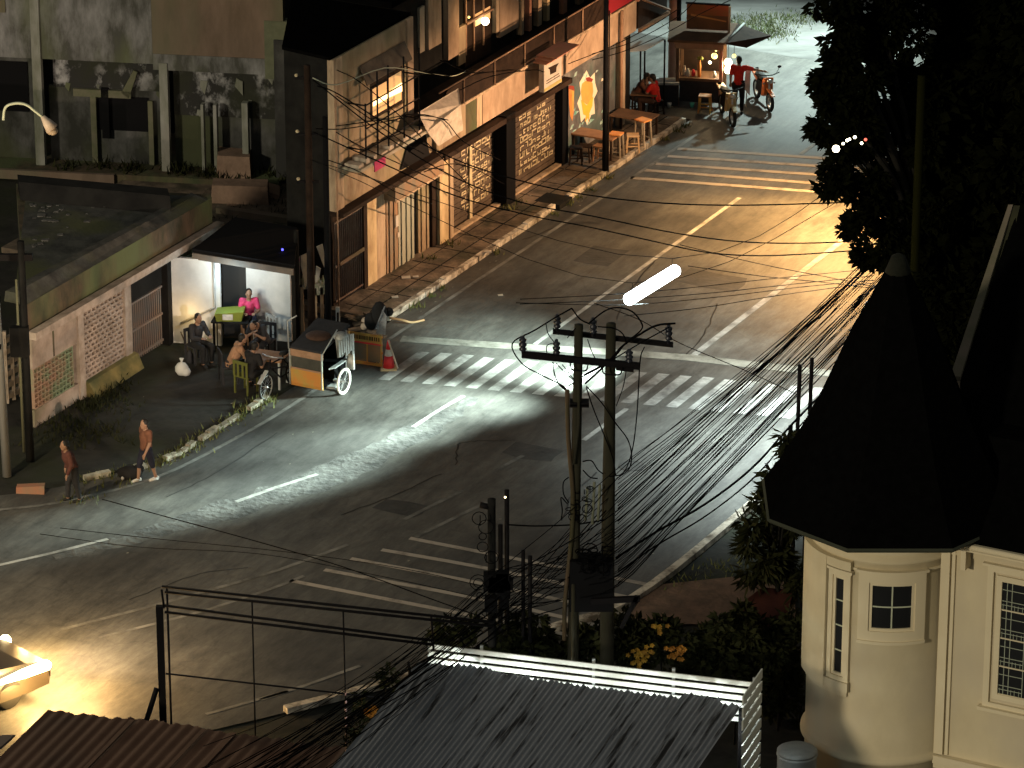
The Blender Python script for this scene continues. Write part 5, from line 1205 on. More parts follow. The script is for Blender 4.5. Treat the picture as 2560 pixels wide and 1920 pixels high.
# ------------------------------------------------------------------ PEOPLE
def capsule(q, a, b, ra, rb):
    a, b = Vector(a), Vector(b); q.tube([a, a.lerp(b, .5), b], [ra, (ra + rb) / 2, rb], 10); q.ball(a, ra, 10); q.ball(b, rb, 10)
def pose_stand(h=1.65, step=0.0, lean=0.0):
    k = h / 1.65
    J = dict(pelvis=(0, 0, .90), waist=(0, .0 + lean * .3, 1.05), chest=(0, lean * .7, 1.24), neck=(0, lean, 1.42), head=(0, lean + .03, 1.54))
    for s, n in ((-1, 'l'), (1, 'r')):
        st = step * s
        J['sh' + n] = (.17 * s, lean * .9, 1.36); J['el' + n] = (.22 * s, lean * .6 - .03 - st * .3, 1.09); J['wr' + n] = (.23 * s, lean * .5 + .08 - st * .5, .86)
        J['hip' + n] = (.09 * s, 0, .87); J['kn' + n] = (.10 * s, st * .6 + .03, .47); J['an' + n] = (.10 * s, st, .08)
    return {a: Vector(b) * k for a, b in J.items()}
def pose_sit(lean=.12, head=0.0):
    J = dict(pelvis=(0, 0, .50), waist=(0, lean * .25, .64), chest=(0, lean * .7, .82), neck=(0, lean, 1.0), head=(0, lean + .05 + head, 1.12 - abs(head) * .5))
    for s, n in ((-1, 'l'), (1, 'r')):
        J['sh' + n] = (.17 * s, lean * .9, .94); J['el' + n] = (.23 * s, lean + .10, .70); J['wr' + n] = (.13 * s, lean + .32, .72)
        J['hip' + n] = (.09 * s, .03, .48); J['kn' + n] = (.13 * s, .44, .48); J['an' + n] = (.13 * s, .42, .08)
    return {a: Vector(b) for a, b in J.items()}
def rem(o, v, sm=4):
    m1 = o.modifiers.new('remesh', 'REMESH'); m1.mode = 'VOXEL'; m1.voxel_size = v; m1.use_smooth_shade = True
    m2 = o.modifiers.new('smooth', 'SMOOTH'); m2.iterations = sm; m2.factor = .4
def person(label, loc, rz, J, shirt, trousers, skin=SKIN, hair=HAIR, sleeves='short', cap=None, shoes=RUBBER, group=None):
    t = thing('person', label, 'person', (0, 0, 0), group)
    q = MB()
    capsule(q, J['pelvis'], J['waist'], .125, .115); capsule(q, J['waist'], J['chest'], .115, .135); capsule(q, J['chest'], J['neck'], .12, .055)
    hd = J['head']; up = (J['head'] - J['neck']).normalized()
    capsule(q, J['neck'] - up * .03, hd - up * .03, .055, .052)
    q.ball(hd + up * .02, (.074, .093, .112), 14); q.ball(hd + Vector((0, .035, -.06)), (.052, .055, .05), 10)
    q.ball(hd + Vector((0, .096, -.005)), (.016, .022, .024), 8)
    for s in (-1, 1): q.ball(hd + Vector((.074 * s, .005, -.005)), (.012, .02, .03), 8)
    q.ball(hd + Vector((0, .083, -.055)), (.026, .012, .010), 8)
    for n, s in (('l', -1), ('r', 1)):
        capsule(q, J['sh' + n] * .8 + J['chest'] * .2, J['sh' + n], .075, .06)
        capsule(q, J['sh' + n], J['el' + n], .054, .043); capsule(q, J['el' + n], J['wr' + n], .042, .028)
        d = (J['wr' + n] - J['el' + n]).normalized(); sd = d.cross(Vector((0, 0, 1)) if abs(d.z) < .8 else Vector((0, 1, 0))).normalized(); nn = d.cross(sd)
        w = J['wr' + n]; capsule(q, w, w + d * .055, .028, .034)
        for k in range(4):
            b0 = w + d * .075 + sd * (k - 1.5) * .021; L = (.062, .075, .070, .055)[k]
            capsule(q, b0, b0 + d * L * .55 + nn * .006, .0115, .0105); capsule(q, b0 + d * L * .55 + nn * .006, b0 + d * L + nn * .022, .0105, .009)
        th = w + d * .03 + sd * -.030 * s; capsule(q, th, th + d * .035 - sd * .022 * s, .014, .012); capsule(q, th + d * .035 - sd * .022 * s, th + d * .068 - sd * .020 * s, .012, .010)
        capsule(q, J['hip' + n], J['kn' + n], .085, .056); capsule(q, J['kn' + n], J['an' + n], .054, .036)
        capsule(q, J['an' + n] + Vector((0, -.03, -.035)), J['an' + n] + Vector((0, .14, -.052)), .040, .030)
    b = q.build('body', skin, t); rem(b, .0105)
    e = MB()
    for s in (-1, 1): e.ball(hd + Vector((.03 * s, .088, .02)), (.011, .006, .007), 6)
    e.build('eye', HAIR, b)
    q = MB(); q.ball(hd + Vector((0, -.018, .045)), (.084, .098, .095), 12); q.ball(hd + Vector((0, -.06, -.01)), (.07, .055, .085), 10)
    q.build('cap' if cap else 'hair', cap or hair, t)
    if shirt:
        q = MB(); capsule(q, J['pelvis'] + Vector((0, 0, .02)), J['waist'], .142, .132); capsule(q, J['waist'], J['chest'], .132, .150); capsule(q, J['chest'], J['neck'] - up * .06, .14, .068)
        for n in 'lr':
            capsule(q, J['sh' + n] * .75 + J['chest'] * .25, J['sh' + n], .095, .073)
            e_ = J['sh' + n].lerp(J['el' + n], .72 if sleeves == 'short' else 1.0); capsule(q, J['sh' + n], e_, .070, .064)
            if sleeves == 'long': capsule(q, J['el' + n], J['wr' + n], .056, .042)
        rem(q.build('shirt', shirt, t), .014)
    q = MB(); capsule(q, J['pelvis'], J['pelvis'] + Vector((0, 0, .05)), .138, .135)
    for n in 'lr':
        capsule(q, J['hip' + n], J['kn' + n], .100, .074); capsule(q, J['kn' + n], J['kn' + n].lerp(J['an' + n], .25 if trousers in (C_NAVY,) else .88), .070, .056)
    rem(q.build('trousers', trousers, t), .014)
    q = MB()
    for n in 'lr': capsule(q, J['an' + n] + Vector((0, -.035, -.042)), J['an' + n] + Vector((0, .15, -.055)), .046, .036)
    q.build('shoe', shoes, t)
    return place(t, loc, rz)
def face(dx, dy): return math.atan2(-dx, dy)      # rotation that turns local +y to (dx, dy)
J = pose_stand(1.66); J['elr'] = Vector((.42, .10, 1.28)); J['wrr'] = Vector((.68, .16, 1.22)); J['shr'] = Vector((.19, 0, 1.36))
person('person in a red shirt standing by the food stall with one arm stretched out', G(1845, 284), face(.15, .98), J, C_RED, C_BLACK)
J = pose_sit(.22, .04); J['wrr'] = Vector((.12, .34, .95)); J['elr'] = Vector((.2, .36, .70)); J['wrl'] = Vector((-.1, .42, .74))
person('person in a dark cap and red brown shirt sitting at the small table', G(1590, 285), face(.9, -.2), J, C_ORANGE, C_DGREY, cap=C_BLACK)
J = pose_sit(.10, -.02); J['wrl'] = Vector((-.06, .26, .98)); J['ell'] = Vector((-.2, .22, .74))
person('person in a bright red shirt sitting with a hand raised to the face', G(1640, 292), face(-.85, .35), J, C_RED, C_BROWN)
J = pose_sit(.1)
person('person in a pink top sitting behind the kiosk table', (-6.35, 99.15, .22), face(.1, -1), J, C_PINK, C_NAVY)
J = pose_sit(.2, .03); J['wrr'] = Vector((.16, .42, .72)); J['elr'] = Vector((.25, .2, .68))
person('person in a black shirt sitting with their back to the road at the wooden table', G(622, 985), face(.55, .75), J, C_BLACK, C_BLACK)
J = pose_sit(.24, .02)
person('person with a bare brown back bent over the wooden roadside table', G(578, 960), face(.85, .25), J, C_TAN, C_DGREY)
J = pose_sit(.38, .16); J['wrl'] = Vector((-.1, .5, .76)); J['wrr'] = Vector((.08, .46, .80))
person('person resting their head on folded arms on the far side of the wooden table', (-5.95, 98.2, 0), face(-.35, -.9), J, C_DGREY, C_DGREY)
J = pose_sit(.05)
person('dark seated person half hidden in shadow against the white kiosk wall', (-7.55, 98.0, 0), face(.6, -.7), J, C_DGREY, C_BLACK, sleeves='long')
J = pose_stand(1.45, .2)
person('person in a rust coloured shirt walking along the worn kerb', G(368, 1200), face(-.7, -.55), J, C_ORANGE, C_NAVY, shoes=C_WHITE)
J = pose_stand(1.45, .12, .16)
person('person in brown clothes walking along the dark verge near the left frame edge', G(185, 1252), face(-.85, -.4), J, cloth('dull_maroon_cloth', (.10, .038, .03)), C_DGREY, sleeves='long')
dg = thing('black_bag', 'black sack lying on the verge beside the walking person in rust colour', 'bag', G(325, 1195))
p = G(325, 1195); q = MB(); q.ball(p + Vector((0, 0, .13)), (.30, .2, .16), 12); q.ball(p + Vector((.2, .05, .2)), (.13, .1, .12), 10); o = q.build('sack', C_BLACK, dg)
q = MB(); q.ball(p + Vector((-.15, -.16, .06)), (.04, .03, .05), 6); q.build('tag', C_WHITE, dg)

# ------------------------------------------------------------------ TABLES, STOOLS, KIOSK FURNITURE
def table(label, loc, rz, w, d, h, top, leg, group=None):
    t = thing('table', label, 'table', group=group)
    q = MB(); q.box((-w / 2, -d / 2, h - .04), (w / 2, d / 2, h)); q.build('tabletop', top, t)
    for x in (-1, 1):
        for y in (-1, 1):
            q = MB(); cx, cy = x * (w / 2 - .06), y * (d / 2 - .06); q.box((cx - .025, cy - .025, 0), (cx + .025, cy + .025, h - .04)); q.build('leg', leg, t)
    return place(t, loc, rz)
def stool(label, loc, rz, h, seat, leg, group):
    t = thing('stool', label, 'stool', group=group)
    q = MB(); q.box((-.17, -.15, h - .035), (.17, .15, h)); q.build('seat', seat, t)
    for x in (-1, 1):
        for y in (-1, 1):
            q = MB(); q.hexa([(x * .17 - .02, y * .15 - .02, 0), (x * .17 + .02, y * .15 - .02, 0), (x * .17 + .02, y * .15 + .02, 0), (x * .17 - .02, y * .15 + .02, 0), (x * .14 - .018, y * .12 - .018, h - .035), (x * .14 + .018, y * .12 - .018, h - .035), (x * .14 + .018, y * .12 + .018, h - .035), (x * .14 - .018, y * .12 + .018, h - .035)]); q.build('leg', leg, t)
    q = MB()
    for y in (-.13, .13): q.box((-.14, y - .01, .16), (.14, y + .01, .19))
    q.build('stretcher', leg, t)
    return place(t, loc, rz)
RZ = -AZ
GSt = 'stools set out by the food stall and the mural'
def onp(px, py): return G(px, py, .13)
table('reddish wooden table pushed against the painted mural wall', onp(1490, 388), RZ, 1.25, .6, .62, WOOD, DARKB)
table('dark low table on the pavement just past the white pilaster', onp(1585, 338), RZ, 1.2, .7, .6, BRSTALL, DARKB)
table('small brown table between the two seated people in red', G(1612, 287), RZ + .3, .75, .6, .68, BRSTALL, DARKB)
base = stool('pale wooden stool standing in front of the reddish table, beside the dark slender pole', onp(1540, 392), RZ + .1, .68, MUR_O, GREYSHEET, GSt)
def stool2(label, loc, rz, sc_=1.0):
    c = copy_tree(base); c['label'] = label; return place(c, loc, rz, sc_)
stool2('tall pale stool nearest to the kerb on the pavement', onp(1607, 360), RZ - .3, 1.05); 
stool('short golden stool between the two pavement tables', onp(1582, 378), RZ + .5, .48, WOODL, WOODL, GSt)
stool('orange brown stool left of the dark pole by the reddish table', onp(1502, 402), RZ, .45, WOOD, WOOD, GSt)
stool('dark stool tucked under the reddish table at the mural', onp(1462, 402), RZ + .2, .45, DARKB, DARKB, GSt)
stool('dark stool at the near end of the reddish table against the wall', onp(1440, 408), RZ + .4, .47, DARKB, DARKB, GSt)
stool('orange wooden stool standing below the counter of the food stall', G(1762, 280), RZ * .4, .50, WOOD, ORANGEP, GSt)
stool('dark stool under the person in the dark cap', G(1590, 284), .3, .48, DARKB, DARKB, GSt)
stool('dark stool under the person in the bright red shirt', G(1640, 291), .6, .48, DARKB, DARKB, GSt)
table('wooden table at the roadside with three people around it', G(668, 960), RZ + .15, .95, .62, .74, WOOD, GREYP)
table('dark kiosk table carrying a lime crate in front of the white back wall', (-6.75, 98.75, 0), -.15, .9, .55, .80, NEARBLK, STEELB)
cr = thing('crate', 'lime yellow plastic crate lying on the dark kiosk table', 'crate', (-6.85, 98.75, .8))
q = MB(); q.hexa([(-7.1, 98.55, .80), (-6.5, 98.55, .80), (-6.45, 98.95, .80), (-7.05, 98.95, .80), (-7.14, 98.52, 1.0), (-6.44, 98.52, 1.05), (-6.42, 98.98, 1.05), (-7.1, 98.98, 1.0)]); q.build('bin', YELP, cr)
q = MB(); q.box((-6.95, 98.514, .85), (-6.7, 98.522, .99)); q.build('panel', C_WHITE, cr)
GC = 'plastic chairs at the roadside tables'
def chair(label, loc, rz, ma):
    t = thing('plastic_chair', label, 'chair', group=GC)
    q = MB(); q.box((-.21, -.2, .42), (.21, .2, .45)); q.build('seat', ma, t)
    q = MB()
    for x in (-.19, -.07, .07, .19): q.box((x - .03, -.21, .45), (x + .03, -.19, .80))
    q.box((-.22, -.215, .76), (.22, -.185, .84)); q.build('backrest', ma, t)
    for x in (-1, 1):
        for y in (-1, 1): q = MB(); q.box((x * .19 - .02, y * .18 - .02, 0), (x * .19 + .02, y * .18 + .02, .42)); q.build('leg', ma, t)
    return place(t, loc, rz)
LIME = mat('lime_plastic', (.09, .10, .02), rough=.7)
chair('lime green plastic chair under the person in the black shirt', G(616, 980), face(.55, .75), LIME)
chair('grey plastic chair standing empty beside the kiosk table', (-5.95, 98.75, 0), face(-.6, -.5), GREYP)
chair('dark plastic chair under the person with the bare back', G(572, 955), face(.85, .25), C_DGREY)
chair('dark plastic chair under the person in shadow at the white wall', (-7.55, 97.95, 0), face(.6, -.7), C_DGREY)
chair('dark plastic chair under the person resting on folded arms', (-5.93, 98.25, 0), face(-.35, -.9), C_DGREY)
box_ = thing('stool', 'pink person\'s wooden box seat behind the kiosk table', 'stool', (-6.35, 99.15, 0), GSt)
q = MB(); q.box((-6.55, 99.0, 0), (-6.15, 99.22, .66)); q.build('box', WOODP, box_)
wb = thing('plastic_bag', 'white plastic bag sitting on the dark ground below the kiosk wall', 'bag', G(455, 938))
p = G(455, 938); q = MB(); q.ball(p + Vector((0, 0, .16)), (.17, .13, .18), 10); q.ball(p + Vector((.09, -.02, .10)), (.13, .12, .12), 8); q.build('bag', BAGW, wb); q = MB(); q.lathe([(.05, .30), (.02, .36), (.06, .43), (.03, .44)], p, 8); q.build('knot', BAGW, wb)
bm_ = thing('broom', 'long handled broom leaning on the white kiosk wall', 'broom', G(470, 905))
q = MB(); q.tube([G(475, 905) + Vector((0, 0, .2)), atY(452, 830, 99.0)], .016, 6); q.build('handle', PIPE, bm_); q = MB(); q.lathe([(.11, 0), (.08, .2), (.03, .3)], G(475, 905), 8); q.build('bristles', C_DGREY, bm_)

# ------------------------------------------------------------------ WHEELED THINGS
def wheel(parent, c, r, tr, ma_t, ma_r, axis='x', name='wheel', hub=.05):
    q = MB(); q.torus(c, r - tr, tr, axis, 26, 8); w = q.build(name, ma_t, parent)
    q = MB(); q.torus(c, r - tr * 2.1, tr * .55, axis, 26, 6); q.build('rim', ma_r, w)
    q = MB()
    for k in range(14):
        a = 2 * math.pi * k / 14; e = (r - tr * 2) ; d = Vector((0, math.cos(a), math.sin(a))) if axis == 'x' else Vector((math.cos(a), 0, math.sin(a)))
        q.tube([Vector(c), Vector(c) + d * e], .005, 4)
    pr = [(.02, -hub), (hub * .7, -hub * .6), (hub * .7, hub * .6), (.02, hub)]; q.lathe(pr, c, 10, True, axis); q.build('spokes', CHROME, w)
    return w
# pedicab: local x across (to picture right), y backwards, z up; faces the camera down the road
pd = thing('pedicab', 'orange and black pedicab with a covered sidecar parked at the road edge', 'pedicab')
q = MB(); q.slab([(0, 0, .30), (.86, 0, .30), (.86, -.02, .66), (0, -.02, .66)], (0, .05, 0)); q.slab([(0, .03, .22), (.86, .03, .22), (.86, .0, .30), (0, .0, .30)], (0, .05, 0)); q.build('front_panel', ORANGEP, pd)
q = MB(); q.slab([(0, -.02, .66), (.86, -.02, .66), (.86, -.02, .70), (0, -.02, .70)], (0, .05, 0)); q.slab([(-.01, -.01, .98), (.87, -.01, .98), (.87, .0, 1.16), (-.01, .0, 1.16)], (0, .05, 0)); q.build('timber_rail', WOODP, pd)
q = MB(); q.slab([(.03, .0, .70), (.83, .0, .70), (.83, .0, .98), (.03, .0, .98)], (0, .012, 0)); q.build('windscreen', mat('smoky_screen', (.045, .045, .04), (.07, .07, .06), .3, 4), pd)
q = MB(); q.box((0, .05, .22), (.86, 1.15, .29)); q.box((0, .06, .30), (.04, 1.12, 1.15)); q.box((.04, 1.1, .3), (.86, 1.15, 1.2)); q.box((.04, .6, .29), (.84, 1.1, .62)); q.build('tub', BLACK, pd)
q = MB(); q.hexa([(.0, -.05, 1.17), (.88, -.05, 1.17), (.9, 1.3, 1.42), (-.02, 1.3, 1.42), (.03, -.05, 1.22), (.85, -.05, 1.22), (.87, 1.3, 1.47), (.0, 1.3, 1.47)]); q.build('roof', C_DGREY, pd)
q = MB(); q.ball((.44, .62, 1.33), (.33, .32, .07), 14); q.build('roof_bundle', C_BROWN, pd)
q = MB()
for x in (.0, .86): q.tube([(x, -.02, .26), (x, -.02, 1.18)], .018, 6)
for x in (.0, .86): q.tube([(x, 1.12, .26), (x, 1.15, 1.42)], .018, 6)
q.tube([(-.02, -.02, 1.15), (-.02, -.05, 1.85), (.2, .0, 2.0)], .018, 6); q.tube([(.88, 0, 1.15), (1.0, .5, 1.62)], .014, 6); q.build('frame_tube', GREYP, pd)
q = MB(); q.box((.0, -.01, .70), (.025, .03, .98)); q.box((.835, -.01, .70), (.86, .03, .98)); q.build('screen_post', TGREEN, pd)
wheel(pd, (1.13, .55, .325), .325, .028, WRIM, WRIM)
q = MB(); q.box((.86, .50, .3), (1.13, .60, .34)); q.slab([(.86, .15, .24), (1.06, .2, .24), (1.06, .45, .24), (.86, .45, .24)], (0, 0, .03)); q.build('axle_step', GREYP, pd)
q = MB(); q.slab([(.95, .15, .72), (1.05, .3, .72), (1.02, .95, .70), (.92, .95, .70)], (0, 0, .03)); q.build('fender', GREYP, pd)
BX = -.30
wheel(pd, (BX, -.62, .33), .33, .026, RUBBER, GREYP); wheel(pd, (BX, .62, .33), .33, .026, RUBBER, GREYP)
q = MB()
for a, b in (((BX, -.62, .33), (BX, -.40, .95)), ((BX, -.44, .78), (BX, .05, .34)), ((BX, .05, .34), (BX, .18, .86)), ((BX, -.42, .84), (BX, .17, .80)), ((BX, .05, .34), (BX, .62, .33)), ((BX, .17, .78), (BX, .62, .33)), ((BX, .3, .5), (0, .3, .5)), ((BX, -.35, .7), (0, .0, .7))): q.tube([a, b], .02, 6)
q.build('bicycle_frame', STEELB, pd)
q = MB(); q.tube([(BX - .28, -.28, 1.0), (BX - .1, -.40, 1.02), (BX + .1, -.40, 1.02), (BX + .28, -.28, 1.0)], .015, 6); q.build('handlebar', CHROME, pd)
q = MB(); q.ball((BX, .22, .90), (.10, .16, .05), 10); q.build('saddle', RUBBER, pd)
q = MB(); q.ball((BX - .04, -.70, .62), (.06, .05, .06), 10); q.build('headlight', CHROME, pd)
q = MB(); q.slab([(BX - .05, -.95, .52), (BX + .05, -.95, .52), (BX + .05, -.6, .72), (BX - .05, -.6, .72)], (0, .02, .02)); q.build('mudguard', GREYP, pd)
place(pd, G(727, 984), RZ)
o_ = G(727, 984)
jk = thing('jacket', 'pale silver jacket draped over the rear corner of the pedicab', 'jacket', o_)
TJ = lambda p: Vector(o_) + Vector((p[0] * VX + p[1] * UX, p[0] * VY + p[1] * UY, p[2]))
q = MB(TJ); random.seed(1)
for k in range(7): q.slab([(.90 + .03 * k, .55 + .05 * k, 1.50 - .02 * k), (1.02 + .035 * k, .5 + .05 * k, 1.44), (1.08 + .03 * k, .45 + .05 * k, .95 + .05 * (k % 3)), (.96 + .03 * k, .55 + .05 * k, .88 + .06 * (k % 2))], (.02, .05, .01))
q.ball(TJ((0, 0, 0)) * 0 + Vector((1.02, .62, 1.42)), (.17, .2, .1), 10); q.build('cloth', mat('silver_cloth', (.42, .44, .44), (.16, .17, .17), .6, 7, (1, 1, .3)), jk)
q = MB(TJ); q.slab([(1.0, .9, .50), (1.2, .9, .50), (1.18, .92, .95), (1.04, .92, .95)], (0, .06, 0)); q.build('lining', C_WHITE, jk)

def moto(label, loc, rz, fair, lights):
    t = thing('motorcycle', label, 'motorcycle')
    for y in (-.62, .62): wheel(t, (0, y, .29), .29, .05, RUBBER, CHROME)
    q = MB(); q.hexa([(-.10, -.25, .35), (.10, -.25, .35), (.13, .35, .38), (-.13, .35, .38), (-.09, -.30, .72), (.09, -.30, .72), (.11, .3, .70), (-.11, .3, .70)]); q.build('engine_body', STEELB, t)
    q = MB(); q.hexa([(-.12, -.42, .40), (.12, -.42, .40), (.17, -.30, .38), (-.17, -.30, .38), (-.12, -.52, .95), (.12, -.52, .95), (.15, -.38, .92), (-.15, -.38, .92)]); q.hexa([(-.10, .28, .58), (.10, .28, .58), (.08, .85, .70), (-.08, .85, .70), (-.13, .28, .74), (.13, .28, .74), (.10, .9, .80), (-.10, .9, .80)]); q.build('fairing', fair, t)
    q = MB(); q.ball((0, .25, .78), (.13, .42, .07), 12); q.build('saddle', RUBBER, t)
    q = MB(); q.tube([(0, -.62, .29), (0, -.44, .95)], .035, 6); q.build('fork', CHROME, t)
    q = MB(); q.tube([(-.36, -.28, 1.02), (-.12, -.42, 1.0), (.12, -.42, 1.0), (.36, -.28, 1.02)], .016, 6)
    for s in (-1, 1): q.tube([(.26 * s, -.34, 1.02), (.32 * s, -.38, 1.18)], .008, 5); q.ball((.33 * s, -.38, 1.22), (.06, .02, .04), 8)
    q.build('handlebar', STEELB, t)
    q = MB(); q.ball((0, -.55, .86), (.09, .06, .07), 10); q.build('headlight', lights, t)
    q = MB(); q.hexa([(-.06, -.92, .52), (.06, -.92, .52), (.07, -.45, .62), (-.07, -.45, .62), (-.05, -.92, .55), (.05, -.92, .55), (.06, -.45, .66), (-.06, -.45, .66)]); q.build('mudguard', fair, t)
    for s in (-1, 1): q = MB(); q.ball((.15 * s, -.5, .80), (.035, .03, .03), 8); q.build('indicator', CHROME, t)
    q = MB(); q.tube([(.16, -.05, .26), (.17, .75, .36)], .045, 8); q.build('exhaust', CHROME, t)
    return place(t, loc, rz)
moto('orange motorcycle parked right of the person in the red shirt', G(1908, 262), face(.25, -1) + math.pi, MOTO_O, CHROME)
moto('motorcycle with yellowish fairing and chrome parked in front of the food stall', G(1818, 300), face(.2, -1) + math.pi, MOTO_B, CHROME)

# car entering at the lower left
hd = Vector((.73, .68, 0)).normalized(); sd = Vector((hd.y, -hd.x, 0))
nl, fl_ = G(128, 1642, .66), G(14, 1615, .66)
co = (nl + fl_) / 2 - hd * .1; co.z = 0
TCc = lambda p: co + sd * p[0] + hd * p[1] + Vector((0, 0, p[2]))
ca = thing('car', 'pale car nosing into the frame at the lower left with glowing amber headlamps', 'car', co)
q = MB(TCc); hw = .80
def ring(y, z0, z1, w0, w1): return [(-w0, y, z0), (w0, y, z0), (w1, y, z1), (-w1, y, z1)]
secs = [ring(.10, .30, .55, hw * .86, hw * .80), ring(.02, .24, .72, hw * .96, hw * .88), ring(-.5, .22, .84, hw, hw * .92), ring(-1.2, .22, .92, hw, hw * .92), ring(-1.25, .22, .95, hw, hw * .90), ring(-3.9, .22, .95, hw, hw * .9), ring(-4.1, .35, .85, hw * .95, hw * .88)]
vs = [p for s_ in secs for p in s_]
q.add(vs, [(4 * i + k, 4 * i + (k + 1) % 4, 4 * i + 4 + (k + 1) % 4, 4 * i + 4 + k) for i in range(len(secs) - 1) for k in range(4)] + [(0, 3, 2, 1), tuple(range(24, 28))]); q.build('body', CARP, ca)
q = MB(TCc); q.hexa([(-.72, -1.25, .95), (.72, -1.25, .95), (.74, -3.6, .95), (-.74, -3.6, .95), (-.6, -1.85, 1.42), (.6, -1.85, 1.42), (.62, -3.2, 1.42), (-.62, -3.2, 1.42)]); q.build('cabin', GLASS, ca)
for x, y in ((-.69, -.95), (.69, -.95), (-.69, -3.2), (.69, -3.2)):
    q = MB(TCc); q.lathe([(.29, -.09), (.31, -.06), (.31, .06), (.29, .09), (.1, .08)], (x, y, .31), 20, True, 'x'); q.build('wheel', RUBBER, ca)
q = MB(TCc); q.box((-.68, .03, .34), (.68, .13, .46)); q.build('bumper', STEELB, ca)
a, b = TCc((.76, .06, .66)), TCc((.84, -1.25, .70)); q = MB(); q.tube([a, a.lerp(b, .05), a.lerp(b, .5), b], [.06, .11, .10, .05], 10); q.build('headlamp', HEADL, ca)  # headlamp drawn out along the fender in the shape of its light streak
q = MB(); q.ball(TCc((-.72, .06, .66)), .13, 10); q.build('headlamp', HEADL, ca)
lamp('POINT', TCc((1.25, .55, .8)), 330, (1, .56, .19), ca, radius=.12); lamp('POINT', TCc((-.7, .6, .62)), 300, (1, .60, .20), ca, radius=.12)
lamp('POINT', TCc((1.35, -.7, .5)), 360, (1, .60, .20), ca, radius=.12)
lamp('SPOT', TCc((-.3, .4, 1.0)), 700, (1, .76, .50), ca, tuple(TCc((1.2, 5, 0))), .1, 100, 1)
lamp('POINT', TCc((-.2, 1.0, 1.0)), 380, (1, .64, .28), ca, radius=.35)

# ------------------------------------------------------------------ FOOD STALL
fs = thing('food_stall', 'wooden food stall with an orange signboard on its dark roof and bright bulbs', 'stall', G(1755, 268))
SB = G(1690, 262); SX = Vector((.985, -.17, 0)); SYv = Vector((.17, .985, 0))
TS = lambda p: Vector((SB.x, SB.y, 0)) + SX * p[0] + SYv * p[1] + Vector((0, 0, p[2]))
def sb_(name, ma, a, b): return pbox(name, ma, a, b, fs, TS)
for x, y, ma in ((-.02, 0, BRSTALL), (1.20, 0, PINKP), (-.02, .95, BRSTALL), (1.20, .95, BRSTALL)): sb_('post', ma, (x, y, 0), (x + .09, y + .09, 1.82))
sb_('counter', BRSTALL, (.08, .02, .72), (1.2, .75, .80)); sb_('counter_front', C_DGREY, (.08, .05, .1), (1.2, .08, .72)); sb_('back_board', DARKB, (.05, .98, .3), (1.25, 1.02, 1.8))
sb_('fascia', WOODP, (-.05, -.06, 1.68), (1.32, -.03, 1.86)); sb_('side_board', BRSTALL, (-.04, .1, .9), (-.02, .95, 1.0))
q = MB(TS); q.slab([(-.25, -.1, 1.86), (1.36, -.1, 1.86), (1.55, 1.3, 2.02), (-.35, 1.2, 2.02)], (0, 0, .06)); q.build('roof', BRSTALL, fs)
q = MB(TS); q.slab([(1.36, -.1, 1.88), (1.9, .5, 1.62), (2.5, 1.35, 1.72), (1.56, 1.3, 2.03)], (0, 0, .03)); q.build('side_awning', DARKB, fs)
q = MB(TS); q.tube([(1.37, -.1, 1.93), (1.72, 1.3, 2.08)], .03, 6); q.build('awning_edge', GREYP, fs)
sbd = sb_('signboard', ORSIGN, (.18, .62, 2.05), (1.36, .66, 2.78))
pbox('lower_field', mat('brown_field', (.20, .085, .035), (.13, .06, .03), .7, 1.5), (.19, .612, 2.06), (1.35, .619, 2.47), sbd, TS)
part('stripe', MUR_O, TS, lambda q: q.slab([(.3, .606, 2.44), (1.3, .606, 2.30), (1.3, .606, 2.34), (.3, .606, 2.50)], (0, .004, 0)), sbd)

pbox('frame', BLACK, (.15, .60, 2.78), (1.40, .68, 2.82), sbd, TS); pbox('frame', PLAST_L, (1.36, .60, 2.02), (1.42, .67, 2.76), sbd, TS)
for x, y, z, r, ma in ((1.42, .25, 1.25, .115, BULB), (1.43, .18, 1.05, .115, BULB), (1.02, .35, 1.38, .09, BULBY), (.90, .3, 1.2, .045, BULB), (1.06, .35, 1.55, .035, BULBY), (1.56, .45, 1.38, .06, BULBY)):
    q = MB(TS); q.ball((x, y, z), r, 10); q.build('bulb', ma, fs)
    q = MB(TS); q.tube([(x, y, z + r * .9), (x, y, 1.86)], .006, 4); q.build('cord', WIRE, fs)
lamp('POINT', TS((1.32, .12, 1.2)), 60, (1, .74, .42), fs, radius=.1); lamp('POINT', TS((.8, .4, 1.4)), 22, (1, .7, .36), fs, radius=.08)
GBt = 'bottles on the stall counter'
for k, (x, h, ma) in enumerate(((.62, .52, MUR_O), (.3, .22, BAGW), (.2, .3, SIGNW), (.45, .2, REDP), (1.05, .18, BAGW))):
    t = thing('bottle', ('tall orange bottle with a yellow cap', 'short white jar', 'pale upright bottle', 'small red jar', 'small white cup at the right end')[k] + ' on the counter of the food stall', 'bottle', TS((x, .2, .8)), GBt)
    q = MB(TS); q.lathe([(.05, .80), (.055, .80 + h * .6), (.03, .80 + h * .85), (.03, .80 + h)], (x, .2, 0), 10); q.build('bottle', ma, t)
    if k == 0: q = MB(TS); q.ball((x + .02, .2, .80 + h + .02), (.10, .07, .06), 8); q.build('cap', YELP, t)
co_ = thing('cooler', 'dark cooler box standing between the seated people and the stall', 'cooler', G(1668, 262)); p = G(1668, 262)
q = MB(); q.box((p.x - .3, p.y - .1, 0), (p.x + .3, p.y + .35, .62)); q.build('box', C_DGREY, co_); q = MB(); q.box((p.x - .32, p.y - .12, .62), (p.x + .32, p.y + .37, .68)); q.build('lid', GREYP, co_)
